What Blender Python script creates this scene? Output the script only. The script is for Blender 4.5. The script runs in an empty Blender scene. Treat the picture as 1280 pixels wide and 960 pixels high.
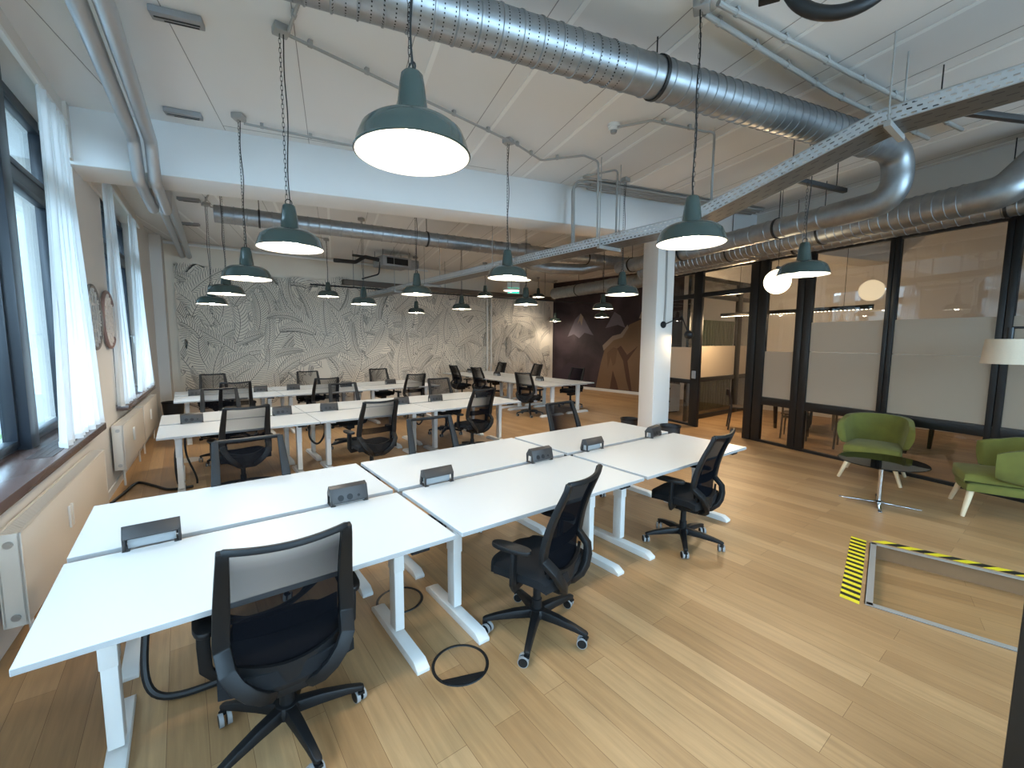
import bpy, bmesh, math, random
from mathutils import Vector, Matrix
R = math.radians
PI = math.pi
random.seed(7)
SC = bpy.context.scene
COL = SC.collection

# ------------------------------------------------------------------ mesh builder
class MB:
    def __init__(s):
        s.v = []; s.f = []; s.m = []; s.uv = {}
    def add(s, verts, faces, mi=0, uvs=None):
        o = len(s.v)
        s.v += [tuple(v) for v in verts]
        for k, f in enumerate(faces):
            if uvs is not None: s.uv[len(s.f)] = uvs[k]
            s.f.append([o + i for i in f]); s.m.append(mi)
        return s
    def box(s, c, d, rz=0, mi=0, mat=None):
        x, y, z = d[0] / 2, d[1] / 2, d[2] / 2
        vs = [Vector((a * x, b * y, e * z)) for a, b, e in
              ((-1,-1,-1),(1,-1,-1),(1,1,-1),(-1,1,-1),(-1,-1,1),(1,-1,1),(1,1,1),(-1,1,1))]
        M = mat if mat is not None else Matrix.Rotation(rz, 3, 'Z')
        vs = [M @ v + Vector(c) for v in vs]
        return s.add(vs, [(0,3,2,1),(4,5,6,7),(0,1,5,4),(1,2,6,5),(2,3,7,6),(3,0,4,7)], mi)
    def hexa(s, b, t, mi=0):            # two quads, bottom and top loops
        return s.add(list(b) + list(t), [(0,3,2,1),(4,5,6,7),(0,1,5,4),(1,2,6,5),(2,3,7,6),(3,0,4,7)], mi)
    def prism(s, poly, z0, z1, mi=0):
        n = len(poly)
        vs = [(p[0], p[1], z0) for p in poly] + [(p[0], p[1], z1) for p in poly]
        fs = [tuple(range(n))[::-1], tuple(range(n, 2 * n))] + [(i, (i + 1) % n, n + (i + 1) % n, n + i) for i in range(n)]
        return s.add(vs, fs, mi)
    def prism_map(s, poly, fn, h0, h1, mi=0):   # extrude a 2D poly, fn(a, b, h) -> 3D
        n = len(poly)
        vs = [fn(p[0], p[1], h0) for p in poly] + [fn(p[0], p[1], h1) for p in poly]
        fs = [tuple(range(n))[::-1], tuple(range(n, 2 * n))] + [(i, (i + 1) % n, n + (i + 1) % n, n + i) for i in range(n)]
        return s.add(vs, fs, mi)
    def sweep(s, path, prof, ref=(0, 0, 1), mi=0, closed=False, caps=True, frames=None):
        """path: list of points; prof(i, t) -> list of (a, b); a along side, b along normal"""
        P = [Vector(p) for p in path]; n = len(P)
        rings = []; L = [0]
        for i in range(1, n): L.append(L[-1] + (P[i] - P[i - 1]).length)
        ref = Vector(ref)
        N = None
        for i in range(n):
            if closed: T = (P[(i + 1) % n] - P[i - 1])
            else: T = (P[min(i + 1, n - 1)] - P[max(i - 1, 0)])
            T.normalize()
            if frames: N = Vector(frames(i))
            elif N is None:
                N = ref.copy()
                if abs(N.dot(T)) > .95: N = Vector((1, 0, 0)) if abs(T.x) < .9 else Vector((0, 1, 0))
            N = (N - T * N.dot(T)); N.normalize()
            S = T.cross(N)
            pr = prof(i, L[i] / max(L[-1], 1e-9))
            rings.append([P[i] + S * a + N * b for a, b in pr])
        k = len(rings[0]); vs = [v for r in rings for v in r]; fs = []; uvs = []
        m = n if closed else n - 1
        Lc = L + [L[-1] + (P[0] - P[-1]).length]
        for i in range(m):
            for j in range(k):
                fs.append((i * k + j, i * k + (j + 1) % k, ((i + 1) % n) * k + (j + 1) % k, ((i + 1) % n) * k + j))
                uvs.append(((Lc[i], j / k), (Lc[i], (j + 1) / k), (Lc[i + 1], (j + 1) / k), (Lc[i + 1], j / k)))
        if caps and not closed:
            fs.append(tuple(range(k))[::-1]); uvs.append([(0, 0)] * k)
            fs.append(tuple(range((n - 1) * k, n * k))); uvs.append([(0, 0)] * k)
        return s.add(vs, fs, mi, uvs)
    def tube(s, path, r, n=10, mi=0, closed=False, caps=True, ref=(0, 0, 1)):
        rr = r if callable(r) else (lambda i, t: r)
        return s.sweep(path, lambda i, t: [(rr(i, t) * math.cos(2 * PI * j / n), rr(i, t) * math.sin(2 * PI * j / n)) for j in range(n)], ref, mi, closed, caps)
    def bar(s, path, w, h, mi=0, ref=(0, 0, 1), closed=False):   # rectangular section, w sideways, h along ref
        g = w if callable(w) else (lambda t: w); q = h if callable(h) else (lambda t: h)
        return s.sweep(path, lambda i, t: [(-g(t) / 2, -q(t) / 2), (g(t) / 2, -q(t) / 2), (g(t) / 2, q(t) / 2), (-g(t) / 2, q(t) / 2)], ref, mi, closed)
    def lathe(s, prof, n=32, c=(0, 0, 0), mi=0, close=False):
        vs = []; fs = []
        for r, z in prof:
            for j in range(n):
                a = 2 * PI * j / n
                vs.append((c[0] + r * math.cos(a), c[1] + r * math.sin(a), c[2] + z))
        k = len(prof)
        for i in range(k if close else k - 1):
            for j in range(n):
                fs.append((i * n + j, i * n + (j + 1) % n, ((i + 1) % k) * n + (j + 1) % n, ((i + 1) % k) * n + j))
        return s.add(vs, fs, mi)
    def cyl(s, p0, p1, r, n=16, mi=0):
        return s.tube([p0, p1], r, n, mi)
    def ball(s, c, r, n=20, mi=0, sz=1.0):
        prof = [(max(r * math.sin(PI * i / 12), 1e-4), -r * sz * math.cos(PI * i / 12)) for i in range(13)]
        return s.lathe(prof, n, c, mi)
    def grid(s, fn, nu, nv, mi=0):
        vs = [fn(i / nu, j / nv) for i in range(nu + 1) for j in range(nv + 1)]
        fs = [(i * (nv + 1) + j, (i + 1) * (nv + 1) + j, (i + 1) * (nv + 1) + j + 1, i * (nv + 1) + j + 1) for i in range(nu) for j in range(nv)]
        uvs = [((i / nu, j / nv), ((i + 1) / nu, j / nv), ((i + 1) / nu, (j + 1) / nv), (i / nu, (j + 1) / nv)) for i in range(nu) for j in range(nv)]
        return s.add(vs, fs, mi, uvs)
    def slab(s, fn, nu, nv, th, mi=0):
        """a curved sheet with thickness: fn(u, v, side) side in 0..1"""
        A = [fn(i / nu, j / nv, 0) for i in range(nu + 1) for j in range(nv + 1)]
        B = [fn(i / nu, j / nv, 1) for i in range(nu + 1) for j in range(nv + 1)]
        o = len(A); w = nv + 1; fs = []
        for i in range(nu):
            for j in range(nv):
                q = (i * w + j, (i + 1) * w + j, (i + 1) * w + j + 1, i * w + j + 1)
                fs.append(q[::-1]); fs.append(tuple(o + x for x in q))
        for i in range(nu):
            a, b = i * w, (i + 1) * w
            fs.append((a, b, o + b, o + a)); a += nv; b += nv; fs.append((b, a, o + a, o + b))
        for j in range(nv):
            a, b = j, j + 1
            fs.append((b, a, o + a, o + b)); a += nu * w; b += nu * w; fs.append((a, b, o + b, o + a))
        return s.add(A + B, fs, mi)
    def mesh(s, name, mats, bevel=0, seg=2, smooth=True, fix=True, angle=35, off=(0, 0, 0)):
        me = bpy.data.meshes.new(name)
        o = Vector(off)
        me.from_pydata([Vector(v) - o for v in s.v], [], s.f)
        for m in (mats if isinstance(mats, (list, tuple)) else [mats]): me.materials.append(m)
        for p, mi in zip(me.polygons, s.m): p.material_index = mi
        if s.uv:
            ul = me.uv_layers.new(name='UVMap')
            for p in me.polygons:
                u = s.uv.get(p.index)
                if u:
                    for li, q in zip(p.loop_indices, u): ul.data[li].uv = q
        if bevel or fix:
            bm = bmesh.new(); bm.from_mesh(me)
            if fix: bmesh.ops.recalc_face_normals(bm, faces=bm.faces)
            if bevel:
                es = [e for e in bm.edges if len(e.link_faces) == 2 and e.calc_face_angle(0) > .5]
                bmesh.ops.bevel(bm, geom=es, offset=bevel, segments=seg, affect='EDGES', profile=.5, clamp_overlap=True)
            bm.to_mesh(me); bm.free()
        if smooth:
            for p in me.polygons: p.use_smooth = True
            me.set_sharp_from_angle(angle=R(angle))
        me.update()
        return me
    def build(s, name, mats, parent=None, origin=False, **k):
        off = (0, 0, 0)
        if origin and s.v:
            xs = [v[0] for v in s.v]; ys = [v[1] for v in s.v]; zs = [v[2] for v in s.v]
            off = ((min(xs) + max(xs)) / 2, (min(ys) + max(ys)) / 2, min(zs))
        ob = bpy.data.objects.new(name, s.mesh(name, mats, off=off, **k))
        COL.objects.link(ob); ob.location = off
        if parent is not None: ob.parent = parent
        return ob

def thing(name, label, cat, loc=(0, 0, 0), rz=0, group=None):
    o = bpy.data.objects.new(name, None); COL.objects.link(o)
    o.empty_display_size = .1
    o.location = loc; o.rotation_euler = (0, 0, rz)
    o['label'] = label; o['category'] = cat
    if group: o['group'] = group
    return o
def tag(o, label, cat, group=None, kind=None):
    o['label'] = label; o['category'] = cat
    if group: o['group'] = group
    if kind: o['kind'] = kind
    return o
def struct(o, label=None):
    o['kind'] = 'structure'
    if label: o['label'] = label
    return o
def kids(o): return [c for c in bpy.data.objects if c.parent == o]
def dup(root, loc, rz=0, label=None, group=None):
    def rec(o, par):
        c = o.copy(); COL.objects.link(c)
        if par is not None: c.parent = par
        for ch in CH.get(o.name, []): rec(ch, c)
        return c
    CH = {}
    for o in bpy.data.objects:
        if o.parent: CH.setdefault(o.parent.name, []).append(o)
    r = rec(root, None)
    r.location = loc; r.rotation_euler = (0, 0, rz)
    if label: r['label'] = label
    if group: r['group'] = group
    return r

# ------------------------------------------------------------------ materials
class NT:
    def __init__(s, name):
        s.mat = bpy.data.materials.new(name); s.mat.use_nodes = True
        s.t = s.mat.node_tree; s.t.nodes.clear()
        s.out = s.n('OutputMaterial')
    def n(s, ty, **k):
        nd = s.t.nodes.new('ShaderNode' + ty)
        for a, b in k.items():
            if a[0] == '_': setattr(nd, a[1:], b)
            else: nd.inputs[a.replace('__', ' ')].default_value = b
        return nd
    def l(s, a, b, c=0, d=0):
        s.t.links.new(a.outputs[c], b.inputs[d])
    def math(s, op, a, b=None, c=None):
        nd = s.n('Math', _operation=op)
        for i, x in enumerate((a, b, c)):
            if x is None: continue
            if isinstance(x, (int, float)): nd.inputs[i].default_value = x
            else: s.t.links.new(x, nd.inputs[i])
        return nd.outputs[0]
def rgb(r, g, b): return (r, g, b, 1)
def srgb(r, g, b):
    f = lambda c: (c / 255 / 12.92) if c / 255 <= .04045 else ((c / 255 + .055) / 1.055) ** 2.4
    return (f(r), f(g), f(b), 1)
def plain(name, col, rough=.5, metal=0, noise=0, scale=8, bump=0, spec=.5, sheen=0, coat=0):
    t = NT(name); b = t.n('BsdfPrincipled')
    b.inputs['Base Color'].default_value = col; b.inputs['Roughness'].default_value = rough
    b.inputs['Metallic'].default_value = metal; b.inputs['Specular IOR Level'].default_value = spec
    if sheen: b.inputs['Sheen Weight'].default_value = sheen
    if coat: b.inputs['Coat Weight'].default_value = coat
    if noise or bump:
        tc = t.n('TexCoord'); nz = t.n('TexNoise', Scale=scale, Detail=4)
        t.l(tc, nz, 3)
        if noise:
            mx = t.n('MixRGB', _blend_type='MIX')
            mx.inputs[1].default_value = tuple(c * (1 - noise) for c in col[:3]) + (1,)
            mx.inputs[2].default_value = tuple(min(1, c * (1 + noise)) for c in col[:3]) + (1,)
            t.l(nz, mx, 0, 0); t.l(mx, b)
        if bump:
            bp = t.n('Bump', Strength=bump, Distance=.01)
            t.t.links.new(nz.outputs[0], bp.inputs['Height']); t.t.links.new(bp.outputs[0], b.inputs['Normal'])
    t.l(b, t.out); return t.mat
def emit(name, col, st):
    t = NT(name); e = t.n('Emission'); e.inputs[0].default_value = col; e.inputs[1].default_value = st
    t.l(e, t.out); return t.mat
def glassy(name, tint, f0=.04, rough=0.0):
    t = NT(name); tr = t.n('BsdfTransparent'); tr.inputs[0].default_value = tint
    g = t.n('BsdfGlossy'); g.inputs['Roughness'].default_value = rough
    lw = t.n('LayerWeight', Blend=.5); mx = t.n('MixShader')
    fr = t.math('ADD', t.math('MULTIPLY', t.math('POWER', lw.outputs['Facing'], 5), 1 - f0), f0); t.t.links.new(fr, mx.inputs[0]); t.l(tr, mx, 0, 1); t.l(g, mx, 0, 2); t.l(mx, t.out); return t.mat

M = {}
M['wall'] = plain('wall_paint', srgb(214, 209, 202), .7, noise=.03, scale=2)
M['ceil'] = plain('ceiling_paint', srgb(224, 223, 221), .75, noise=.03, scale=1.2)
M['crack'] = plain('ceiling_joint', srgb(150, 148, 145), .8)
M['strip'] = plain('ceiling_strip', srgb(240, 240, 238), .6)
M['white'] = plain('white_metal', srgb(225, 225, 222), .4)
M['desk'] = plain('white_laminate', srgb(197, 199, 199), .36, spec=.4)
M['edge'] = plain('desk_edge', srgb(165, 167, 168), .5)
M['blackpl'] = plain('black_plastic', srgb(16, 17, 19), .5, spec=.35)
M['blackfab'] = plain('black_fabric', srgb(10, 11, 15), .95, noise=.25, scale=60)
M['blackmet'] = plain('black_steel', srgb(20, 19, 19), .38, metal=.0)
M['greypl'] = plain('grey_plastic', srgb(150, 150, 150), .5)
M['module'] = plain('graphite_plastic', srgb(46, 44, 44), .45)
M['navy'] = plain('navy_window_frame', srgb(32, 38, 46), .35)
M['enamel'] = plain('petrol_enamel', srgb(58, 70, 66), .2, coat=.3)
M['enamelin'] = plain('white_enamel', srgb(245, 243, 236), .4)
M['lampbulb'] = emit('lamp_bulb', (1, .9, .74, 1), 35)
M['chrome'] = plain('chrome', srgb(215, 215, 215), .12, metal=1)
M['steel'] = plain('brushed_steel', srgb(190, 190, 188), .35, metal=1)
M['conduit'] = plain('grey_conduit', srgb(158, 156, 152), .42)
M['chainm'] = plain('dark_chain', srgb(58, 58, 58), .4, metal=.6)
M['cable'] = plain('black_cable', srgb(22, 22, 23), .5)
M['green'] = plain('green_velvet', srgb(102, 101, 40), .9, noise=.3, scale=7, sheen=.06)
M['wood'] = plain('pale_beech', srgb(222, 200, 165), .5, noise=.08, scale=20)
M['darkwood'] = plain('dark_wood', srgb(48, 36, 28), .45)
M['sill'] = plain('brown_sill', srgb(92, 76, 72), .25, noise=.1, scale=5)
M['curtain'] = None
M['rad'] = plain('radiator_enamel', srgb(216, 210, 200), .4)
M['grille'] = plain('sill_grille', srgb(70, 62, 60), .5)
M['shade'] = plain('linen_shade', srgb(214, 196, 172), .9, noise=.06, scale=80)
M['yellow'] = plain('hazard_yellow', srgb(226, 210, 40), .5)
M['hblack'] = plain('hazard_black', srgb(28, 27, 22), .5)
M['frameal'] = plain('aluminium_trim', srgb(186, 182, 176), .4, metal=.5)
M['glasswin'] = glassy('window_glass', (.93, .97, 1, 1))
M['glasspart'] = glassy('partition_glass', (.84, .83, .81, 1), .07)
M['glasstable'] = glassy('smoked_glass', (.16, .15, .14, 1), .06)
M['globe'] = emit('globe_glow', (1, .84, .56, 1), 4.5)
M['greenwall'] = plain('green_panel', srgb(46, 70, 34), .8, noise=.1, scale=3)
M['exitg'] = emit('exit_sign_face', (.02, .55, .36, 1), 1.6)
M['exitw'] = emit('exit_sign_white', (.9, 1, .97, 1), 2.2)
M['led'] = emit('led_dots', (1, .86, .62, 1), 14)
M['bin'] = plain('bin_plastic', srgb(40, 38, 38), .6)

t = NT('frosted_film')
d = t.n('BsdfDiffuse'); d.inputs[0].default_value = srgb(204, 190, 170); tl = t.n('BsdfTranslucent'); tl.inputs[0].default_value = srgb(206, 188, 162)
g = t.n('BsdfGlossy', Roughness=.3); mx = t.n('MixShader'); mx.inputs[0].default_value = .4; m2 = t.n('MixShader'); m2.inputs[0].default_value = .03
t.l(d, mx, 0, 1); t.l(tl, mx, 0, 2); t.l(mx, m2, 0, 1); t.l(g, m2, 0, 2); t.l(m2, t.out); M['frost'] = t.mat

t = NT('sheer_curtain')
d = t.n('BsdfDiffuse'); d.inputs[0].default_value = srgb(240, 240, 238); tl = t.n('BsdfTranslucent'); tl.inputs[0].default_value = srgb(238, 240, 242)
mx = t.n('MixShader'); mx.inputs[0].default_value = .5; tr = t.n('BsdfTransparent'); m2 = t.n('MixShader'); m2.inputs[0].default_value = .12
t.l(d, mx, 0, 1); t.l(tl, mx, 0, 2); t.l(mx, m2, 0, 1); t.l(tr, m2, 0, 2); t.l(m2, t.out); M['curtain'] = t.mat

t = NT('chair_mesh_fabric')
d = t.n('BsdfDiffuse'); d.inputs[0].default_value = srgb(18, 19, 23); tr = t.n('BsdfTransparent'); mx = t.n('MixShader')
lw = t.n('LayerWeight', Blend=.5)
mr = t.n('MapRange'); mr.inputs[2].default_value = .45; mr.inputs[3].default_value = .40; mr.inputs[4].default_value = .96
t.t.links.new(lw.outputs['Facing'], mr.inputs[0]); t.l(mr, mx, 0, 0)
t.l(tr, mx, 0, 1); t.l(d, mx, 0, 2); t.l(mx, t.out); M['mesh'] = t.mat

# oak planks running along Y
def planks(name, c1, c2, c3, width, length, rough=.42, turn=PI / 2):
    t = NT(name); b = t.n('BsdfPrincipled'); tc = t.n('TexCoord')
    mp = t.n('Mapping'); mp.inputs['Rotation'].default_value = (0, 0, turn); t.l(tc, mp, 3)
    br = t.n('TexBrick', Scale=1.0, Mortar__Size=.0012, Mortar__Smooth=.3, Bias=0.0, Brick__Width=length, Row__Height=width)
    br.offset = .37; br.inputs['Color1'].default_value = rgb(0, 0, 0); br.inputs['Color2'].default_value = rgb(1, 1, 1); br.inputs['Mortar'].default_value = rgb(.3, .3, .3)
    t.l(mp, br)
    # grain stretched along the plank
    m2 = t.n('Mapping'); m2.inputs['Scale'].default_value = (1.6, 26, 1); t.l(mp, m2)
    n1 = t.n('TexNoise', Scale=1.3, Detail=6, Roughness=.62, Distortion=.35)
    t.l(m2, n1)
    n2 = t.n('TexNoise', Scale=.9, Detail=3); t.l(tc, n2, 3)
    rp = t.n('ValToRGB'); e = rp.color_ramp.elements
    e[0].position = 0; e[0].color = c1; e[1].position = 1; e[1].color = c3
    q = e.new(.5); q.color = c2
    t.l(br, rp)
    mx = t.n('MixRGB', _blend_type='OVERLAY'); mx.inputs[0].default_value = .55
    gr = t.n('ValToRGB'); ge = gr.color_ramp.elements
    ge[0].position = .25; ge[0].color = rgb(.28, .27, .26); ge[1].position = .75; ge[1].color = rgb(.62, .62, .62)
    t.l(n1, gr); t.l(rp, mx, 0, 1); t.l(gr, mx, 0, 2)
    m3 = t.n('MixRGB', _blend_type='MULTIPLY'); m3.inputs[0].default_value = .35
    g2 = t.n('ValToRGB'); e2 = g2.color_ramp.elements
    e2[0].position = .3; e2[0].color = rgb(.72, .68, .62); e2[1].position = .7; e2[1].color = rgb(1, 1, 1)
    t.l(n2, g2); t.l(mx, m3, 0, 1); t.l(g2, m3, 0, 2)
    m4 = t.n('MixRGB', _blend_type='MULTIPLY'); t.l(br, m4, 1, 0); t.l(m3, m4, 0, 1); m4.inputs[2].default_value = rgb(.45, .38, .3)
    t.l(m4, b)
    rr = t.n('MapRange'); rr.inputs[3].default_value = rough - .08; rr.inputs[4].default_value = rough + .12
    t.l(n1, rr); t.t.links.new(rr.outputs[0], b.inputs['Roughness'])
    bp = t.n('Bump', Strength=.12, Distance=.004); t.t.links.new(n1.outputs[0], bp.inputs['Height']); t.t.links.new(bp.outputs[0], b.inputs['Normal'])
    t.l(b, t.out); return t.mat
M['floor'] = planks('oak_planks', srgb(162, 126, 86), srgb(175, 139, 97), srgb(187, 152, 110), .15, 1.5)
M['pitside'] = plain('recess_board', srgb(128, 98, 68), .55, noise=.12, scale=6)
M['pit'] = planks('oak_boards_in_recess', srgb(150, 112, 70), srgb(168, 130, 86), srgb(178, 142, 98), .17, 1.2, turn=R(76))

# spiral duct metal (ribs are real geometry), with optional perforation by UV
def ductmat(name, perf):
    t = NT(name); b = t.n('BsdfPrincipled', Metallic=.85, Roughness=.40)
    uv = t.n('UVMap'); sp = t.n('SeparateXYZ'); t.l(uv, sp)
    nz = t.n('TexNoise', Scale=14, Detail=3); tc = t.n('TexCoord'); t.l(tc, nz, 3)
    rp = t.n('ValToRGB'); e = rp.color_ramp.elements; e[0].color = srgb(134, 136, 138); e[1].color = srgb(166, 168, 169); t.l(nz, rp)
    if perf:
        u, v = sp.outputs[0], sp.outputs[1]
        fu = t.math('FRACT', t.math('DIVIDE', u, .065)); fv = t.math('FRACT', t.math('MULTIPLY', v, 40))
        du = t.math('ABSOLUTE', t.math('SUBTRACT', fu, .5)); dv = t.math('ABSOLUTE', t.math('SUBTRACT', fv, .5))
        m = t.math('MULTIPLY', t.math('LESS_THAN', du, .06), t.math('LESS_THAN', dv, .2))
        mx = t.n('MixRGB'); t.t.links.new(m, mx.inputs[0]); t.l(rp, mx, 0, 1); mx.inputs[2].default_value = rgb(.02, .02, .02)
        t.l(mx, b)
    else: t.l(rp, b)
    t.l(b, t.out); return t.mat
M['duct'] = ductmat('galvanised_duct', False); M['ductp'] = ductmat('perforated_duct', True)
# cable tray: galvanised, slots are real see-through holes
t = NT('slotted_tray'); b = t.n('BsdfPrincipled', Metallic=.6, Roughness=.42); b.inputs['Base Color'].default_value = srgb(205, 209, 212)
uv = t.n('UVMap'); sp = t.n('SeparateXYZ'); t.l(uv, sp); u, v = sp.outputs[0], sp.outputs[1]
row = t.math('FLOOR', t.math('MULTIPLY', v, 1.0))
fv = t.math('FRACT', v); fu = t.math('FRACT', t.math('ADD', t.math('DIVIDE', u, .055), t.math('MULTIPLY', row, .5)))
m = t.math('MULTIPLY', t.math('LESS_THAN', t.math('ABSOLUTE', t.math('SUBTRACT', fv, .5)), .15), t.math('LESS_THAN', t.math('ABSOLUTE', t.math('SUBTRACT', fu, .5)), .27))
tr = t.n('BsdfTransparent'); mx = t.n('MixShader'); t.t.links.new(m, mx.inputs[0]); t.l(b, mx, 0, 1); t.l(tr, mx, 0, 2); t.l(mx, t.out)
M['tray'] = t.mat
M['traymetal'] = plain('tray_underside_shaded', srgb(112, 108, 104), .4, metal=.6)  # darker than the tray sides: shade under the tray put into the colour
M['pipe'] = plain('silver_pipe', srgb(186, 187, 188), .38, metal=.75)

# ------------------------------------------------------------------ the room
CEIL = 3.95
A15 = R(15); U = Vector((math.cos(A15), -math.sin(A15), 0)); V = Vector((math.sin(A15), math.cos(A15), 0))
def uv(u, v, z=0): return U * u + V * v + Vector((0, 0, z))
AW = R(3.07); WD = Vector((math.sin(AW), math.cos(AW), 0)); WN = Vector((math.cos(AW), -math.sin(AW), 0)); WO = Vector((-.90, 3.3, 0))
def wl(s, n, z): return WO + WD * s + WN * n + Vector((0, 0, z))
def wbox(mb, s0, s1, n0, n1, z0, z1, mi=0):
    return mb.hexa([wl(s0, n0, z0), wl(s0, n1, z0), wl(s1, n1, z0), wl(s1, n0, z0)][::-1], [wl(s0, n0, z1), wl(s0, n1, z1), wl(s1, n1, z1), wl(s1, n0, z1)][::-1], mi)

# floor with the recess cut out
PU = Vector((.978, .209, 0)); PV = Vector((.209, -.978, 0)); P0 = Vector((3.60, .76, 0))
PW, PL, PD = 1.20, 1.62, .13
def pt(a, b, z): return P0 + PU * a + PV * b + Vector((0, 0, z))
pc = [pt(0, 0, 0), pt(PW, 0, 0), pt(PW, PL, 0), pt(0, PL, 0)]
FX0, FX1, FY0, FY1 = -2.2, 13.2, -5.4, 13.2
mb = MB()
oc = [(FX0, FY1, 0), (FX1, FY1, 0), (FX1, FY0, 0), (FX0, FY0, 0)]
mb.add(oc + pc, [(0, 1, 5, 4), (1, 2, 6, 5), (2, 3, 7, 6), (3, 0, 4, 7)][::1])
struct(mb.build('floor', M['floor'], smooth=False), 'oak plank floor')
mb = MB(); mb.hexa([pt(0, 0, -PD - .05), pt(PW, 0, -PD - .05), pt(PW, PL, -PD - .05), pt(0, PL, -PD - .05)], [pt(0, 0, -PD), pt(PW, 0, -PD), pt(PW, PL, -PD), pt(0, PL, -PD)])
rec = thing('floor_recess', 'rectangular sunken wooden tray in the floor edged with metal trim', 'floor recess', pt(PW / 2, PL / 2, -PD))
def rel(o, root): o.parent = root; o.location = o.location - root.location; return o
rel(mb.build('recess_floor', M['pit'], smooth=False), rec)
for a, b in (((0, 0), (PW, 0)), ((PW, 0), (PW, PL)), ((PW, PL), (0, PL)), ((0, PL), (0, 0))):
    mb = MB(); p, q = pt(*a, 0), pt(*b, 0); dn = Vector((0, 0, -PD - .02))
    nrm = (q - p).cross(Vector((0, 0, 1))).normalized() * .012
    mb.hexa([p + dn, q + dn, q + dn - nrm, p + dn - nrm], [p, q, q - nrm, p - nrm])
    rel(mb.build('recess_side', M['pitside'], smooth=False), rec)
    mb = MB(); w = nrm.normalized() * .034
    e = (q - p).normalized() * .034
    mb.hexa([p - e * 0 - nrm.normalized() * .006, q - nrm.normalized() * .006, q + w, p + w], [v + Vector((0, 0, .007)) for v in (p - nrm.normalized() * .006, q - nrm.normalized() * .006, q + w, p + w)])
    rel(mb.build('edge_trim', M['frameal'], smooth=False), rec)
# hazard stripes
def hazard(name, label, a0, a1, b0, b1, axis, step, slant):
    mb = MB(); n = int((a1 - a0 if axis == 'a' else b1 - b0) / step) + 1
    def q(s0, s1, z0, z1, mi):
        if axis == 'a':
            P = [(s0, b0), (s1, b0), (s1 + slant, b1), (s0 + slant, b1)]
        else:
            P = [(a0, s0), (a0, s1), (a1, s1 + slant), (a1, s0 + slant)]
        mb.prism_map(P, lambda x, y, h: pt(x, y, h), .0006, .0022, mi)
    s = a0 if axis == 'a' else b0; k = 0; end = a1 if axis == 'a' else b1
    while s < end - step * .5:
        q(s, s + step, 0, 0, k % 2); s += step; k += 1
    tag(mb.build(name, [M['yellow'], M['hblack']], smooth=False, origin=True), label, 'hazard tape', 'hazard tape round the floor recess')
hazard('hazard_tape', 'short yellow and black striped tape beside the left end of the sunken tray', .0, PW + .03, -.145, -.036, 'a', .043, -.03)
hazard('hazard_tape', 'long yellow and black striped tape along the far edge of the sunken tray', PW + .045, PW + .125, .0, PL, 'b', .085, .09)

# ceiling: slab, painted joint strips and cracks in one mesh
mb = MB(); mb.box((5.5, 3.9, CEIL + .1), (15.4, 18.6, .2))
p, q, s = uv(-.99, 5.5), uv(2.0, 5.5), V * .003
mb.hexa([p - s + Vector((0, 0, CEIL - .002)), q - s + Vector((0, 0, CEIL - .002)), q + s + Vector((0, 0, CEIL - .002)), p + s + Vector((0, 0, CEIL - .002))], [p - s + Vector((0, 0, CEIL + .01)), q - s + Vector((0, 0, CEIL + .01)), q + s + Vector((0, 0, CEIL + .01)), p + s + Vector((0, 0, CEIL + .01))], 1)
for i in range(-5, 18):
    u = -.82 + .80 * i if i < 4 else 2.42 + .742 * (i - 4)
    for v0, v1 in ((-6, 5.60), (6.2, 13.5)):
        p, q = uv(u, v0), uv(u, v1); s = U * .02
        if i > 1 or v0 > 0: mb.hexa([p - s + Vector((0, 0, CEIL - .006)), q - s + Vector((0, 0, CEIL - .006)), q + s + Vector((0, 0, CEIL - .006)), p + s + Vector((0, 0, CEIL - .006))],
                [p - s + Vector((0, 0, CEIL + .01)), q - s + Vector((0, 0, CEIL + .01)), q + s + Vector((0, 0, CEIL + .01)), p + s + Vector((0, 0, CEIL + .01))], 2)
        p = p - U * .17; q = q - U * .17; s = U * .003
        mb.hexa([p - s + Vector((0, 0, CEIL - .002)), q - s + Vector((0, 0, CEIL - .002)), q + s + Vector((0, 0, CEIL - .002)), p + s + Vector((0, 0, CEIL - .002))],
                [p - s + Vector((0, 0, CEIL + .01)), q - s + Vector((0, 0, CEIL + .01)), q + s + Vector((0, 0, CEIL + .01)), p + s + Vector((0, 0, CEIL + .01))], 1)
struct(mb.build('ceiling', [M['ceil'], M['crack'], M['strip']], smooth=False), 'white concrete ceiling with painted joints')
# the beam across the room and the wall-side beam at the mural
mb = MB(); b = [uv(-4.2, 5.62), uv(11.5, 5.62), uv(11.5, 6.17), uv(-4.2, 6.17)]
z = lambda L, h: [p + Vector((0, 0, h)) for p in L]
mb.hexa(z(b, 3.42), z(b, CEIL + .02)); struct(mb.build('beam', M['ceil'], bevel=.012), 'white concrete beam across the ceiling')

# column under the beam
c0 = Vector((6.06, 4.20, 0)); cw, cd = .34, .36
cc = [c0, c0 + U * cw, c0 + U * cw + V * cd, c0 + V * cd]
mb = MB(); mb.hexa(z(cc, 0), z(cc, 3.43)); struct(mb.build('column', M['wall'], bevel=.01), 'white square column')

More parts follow.
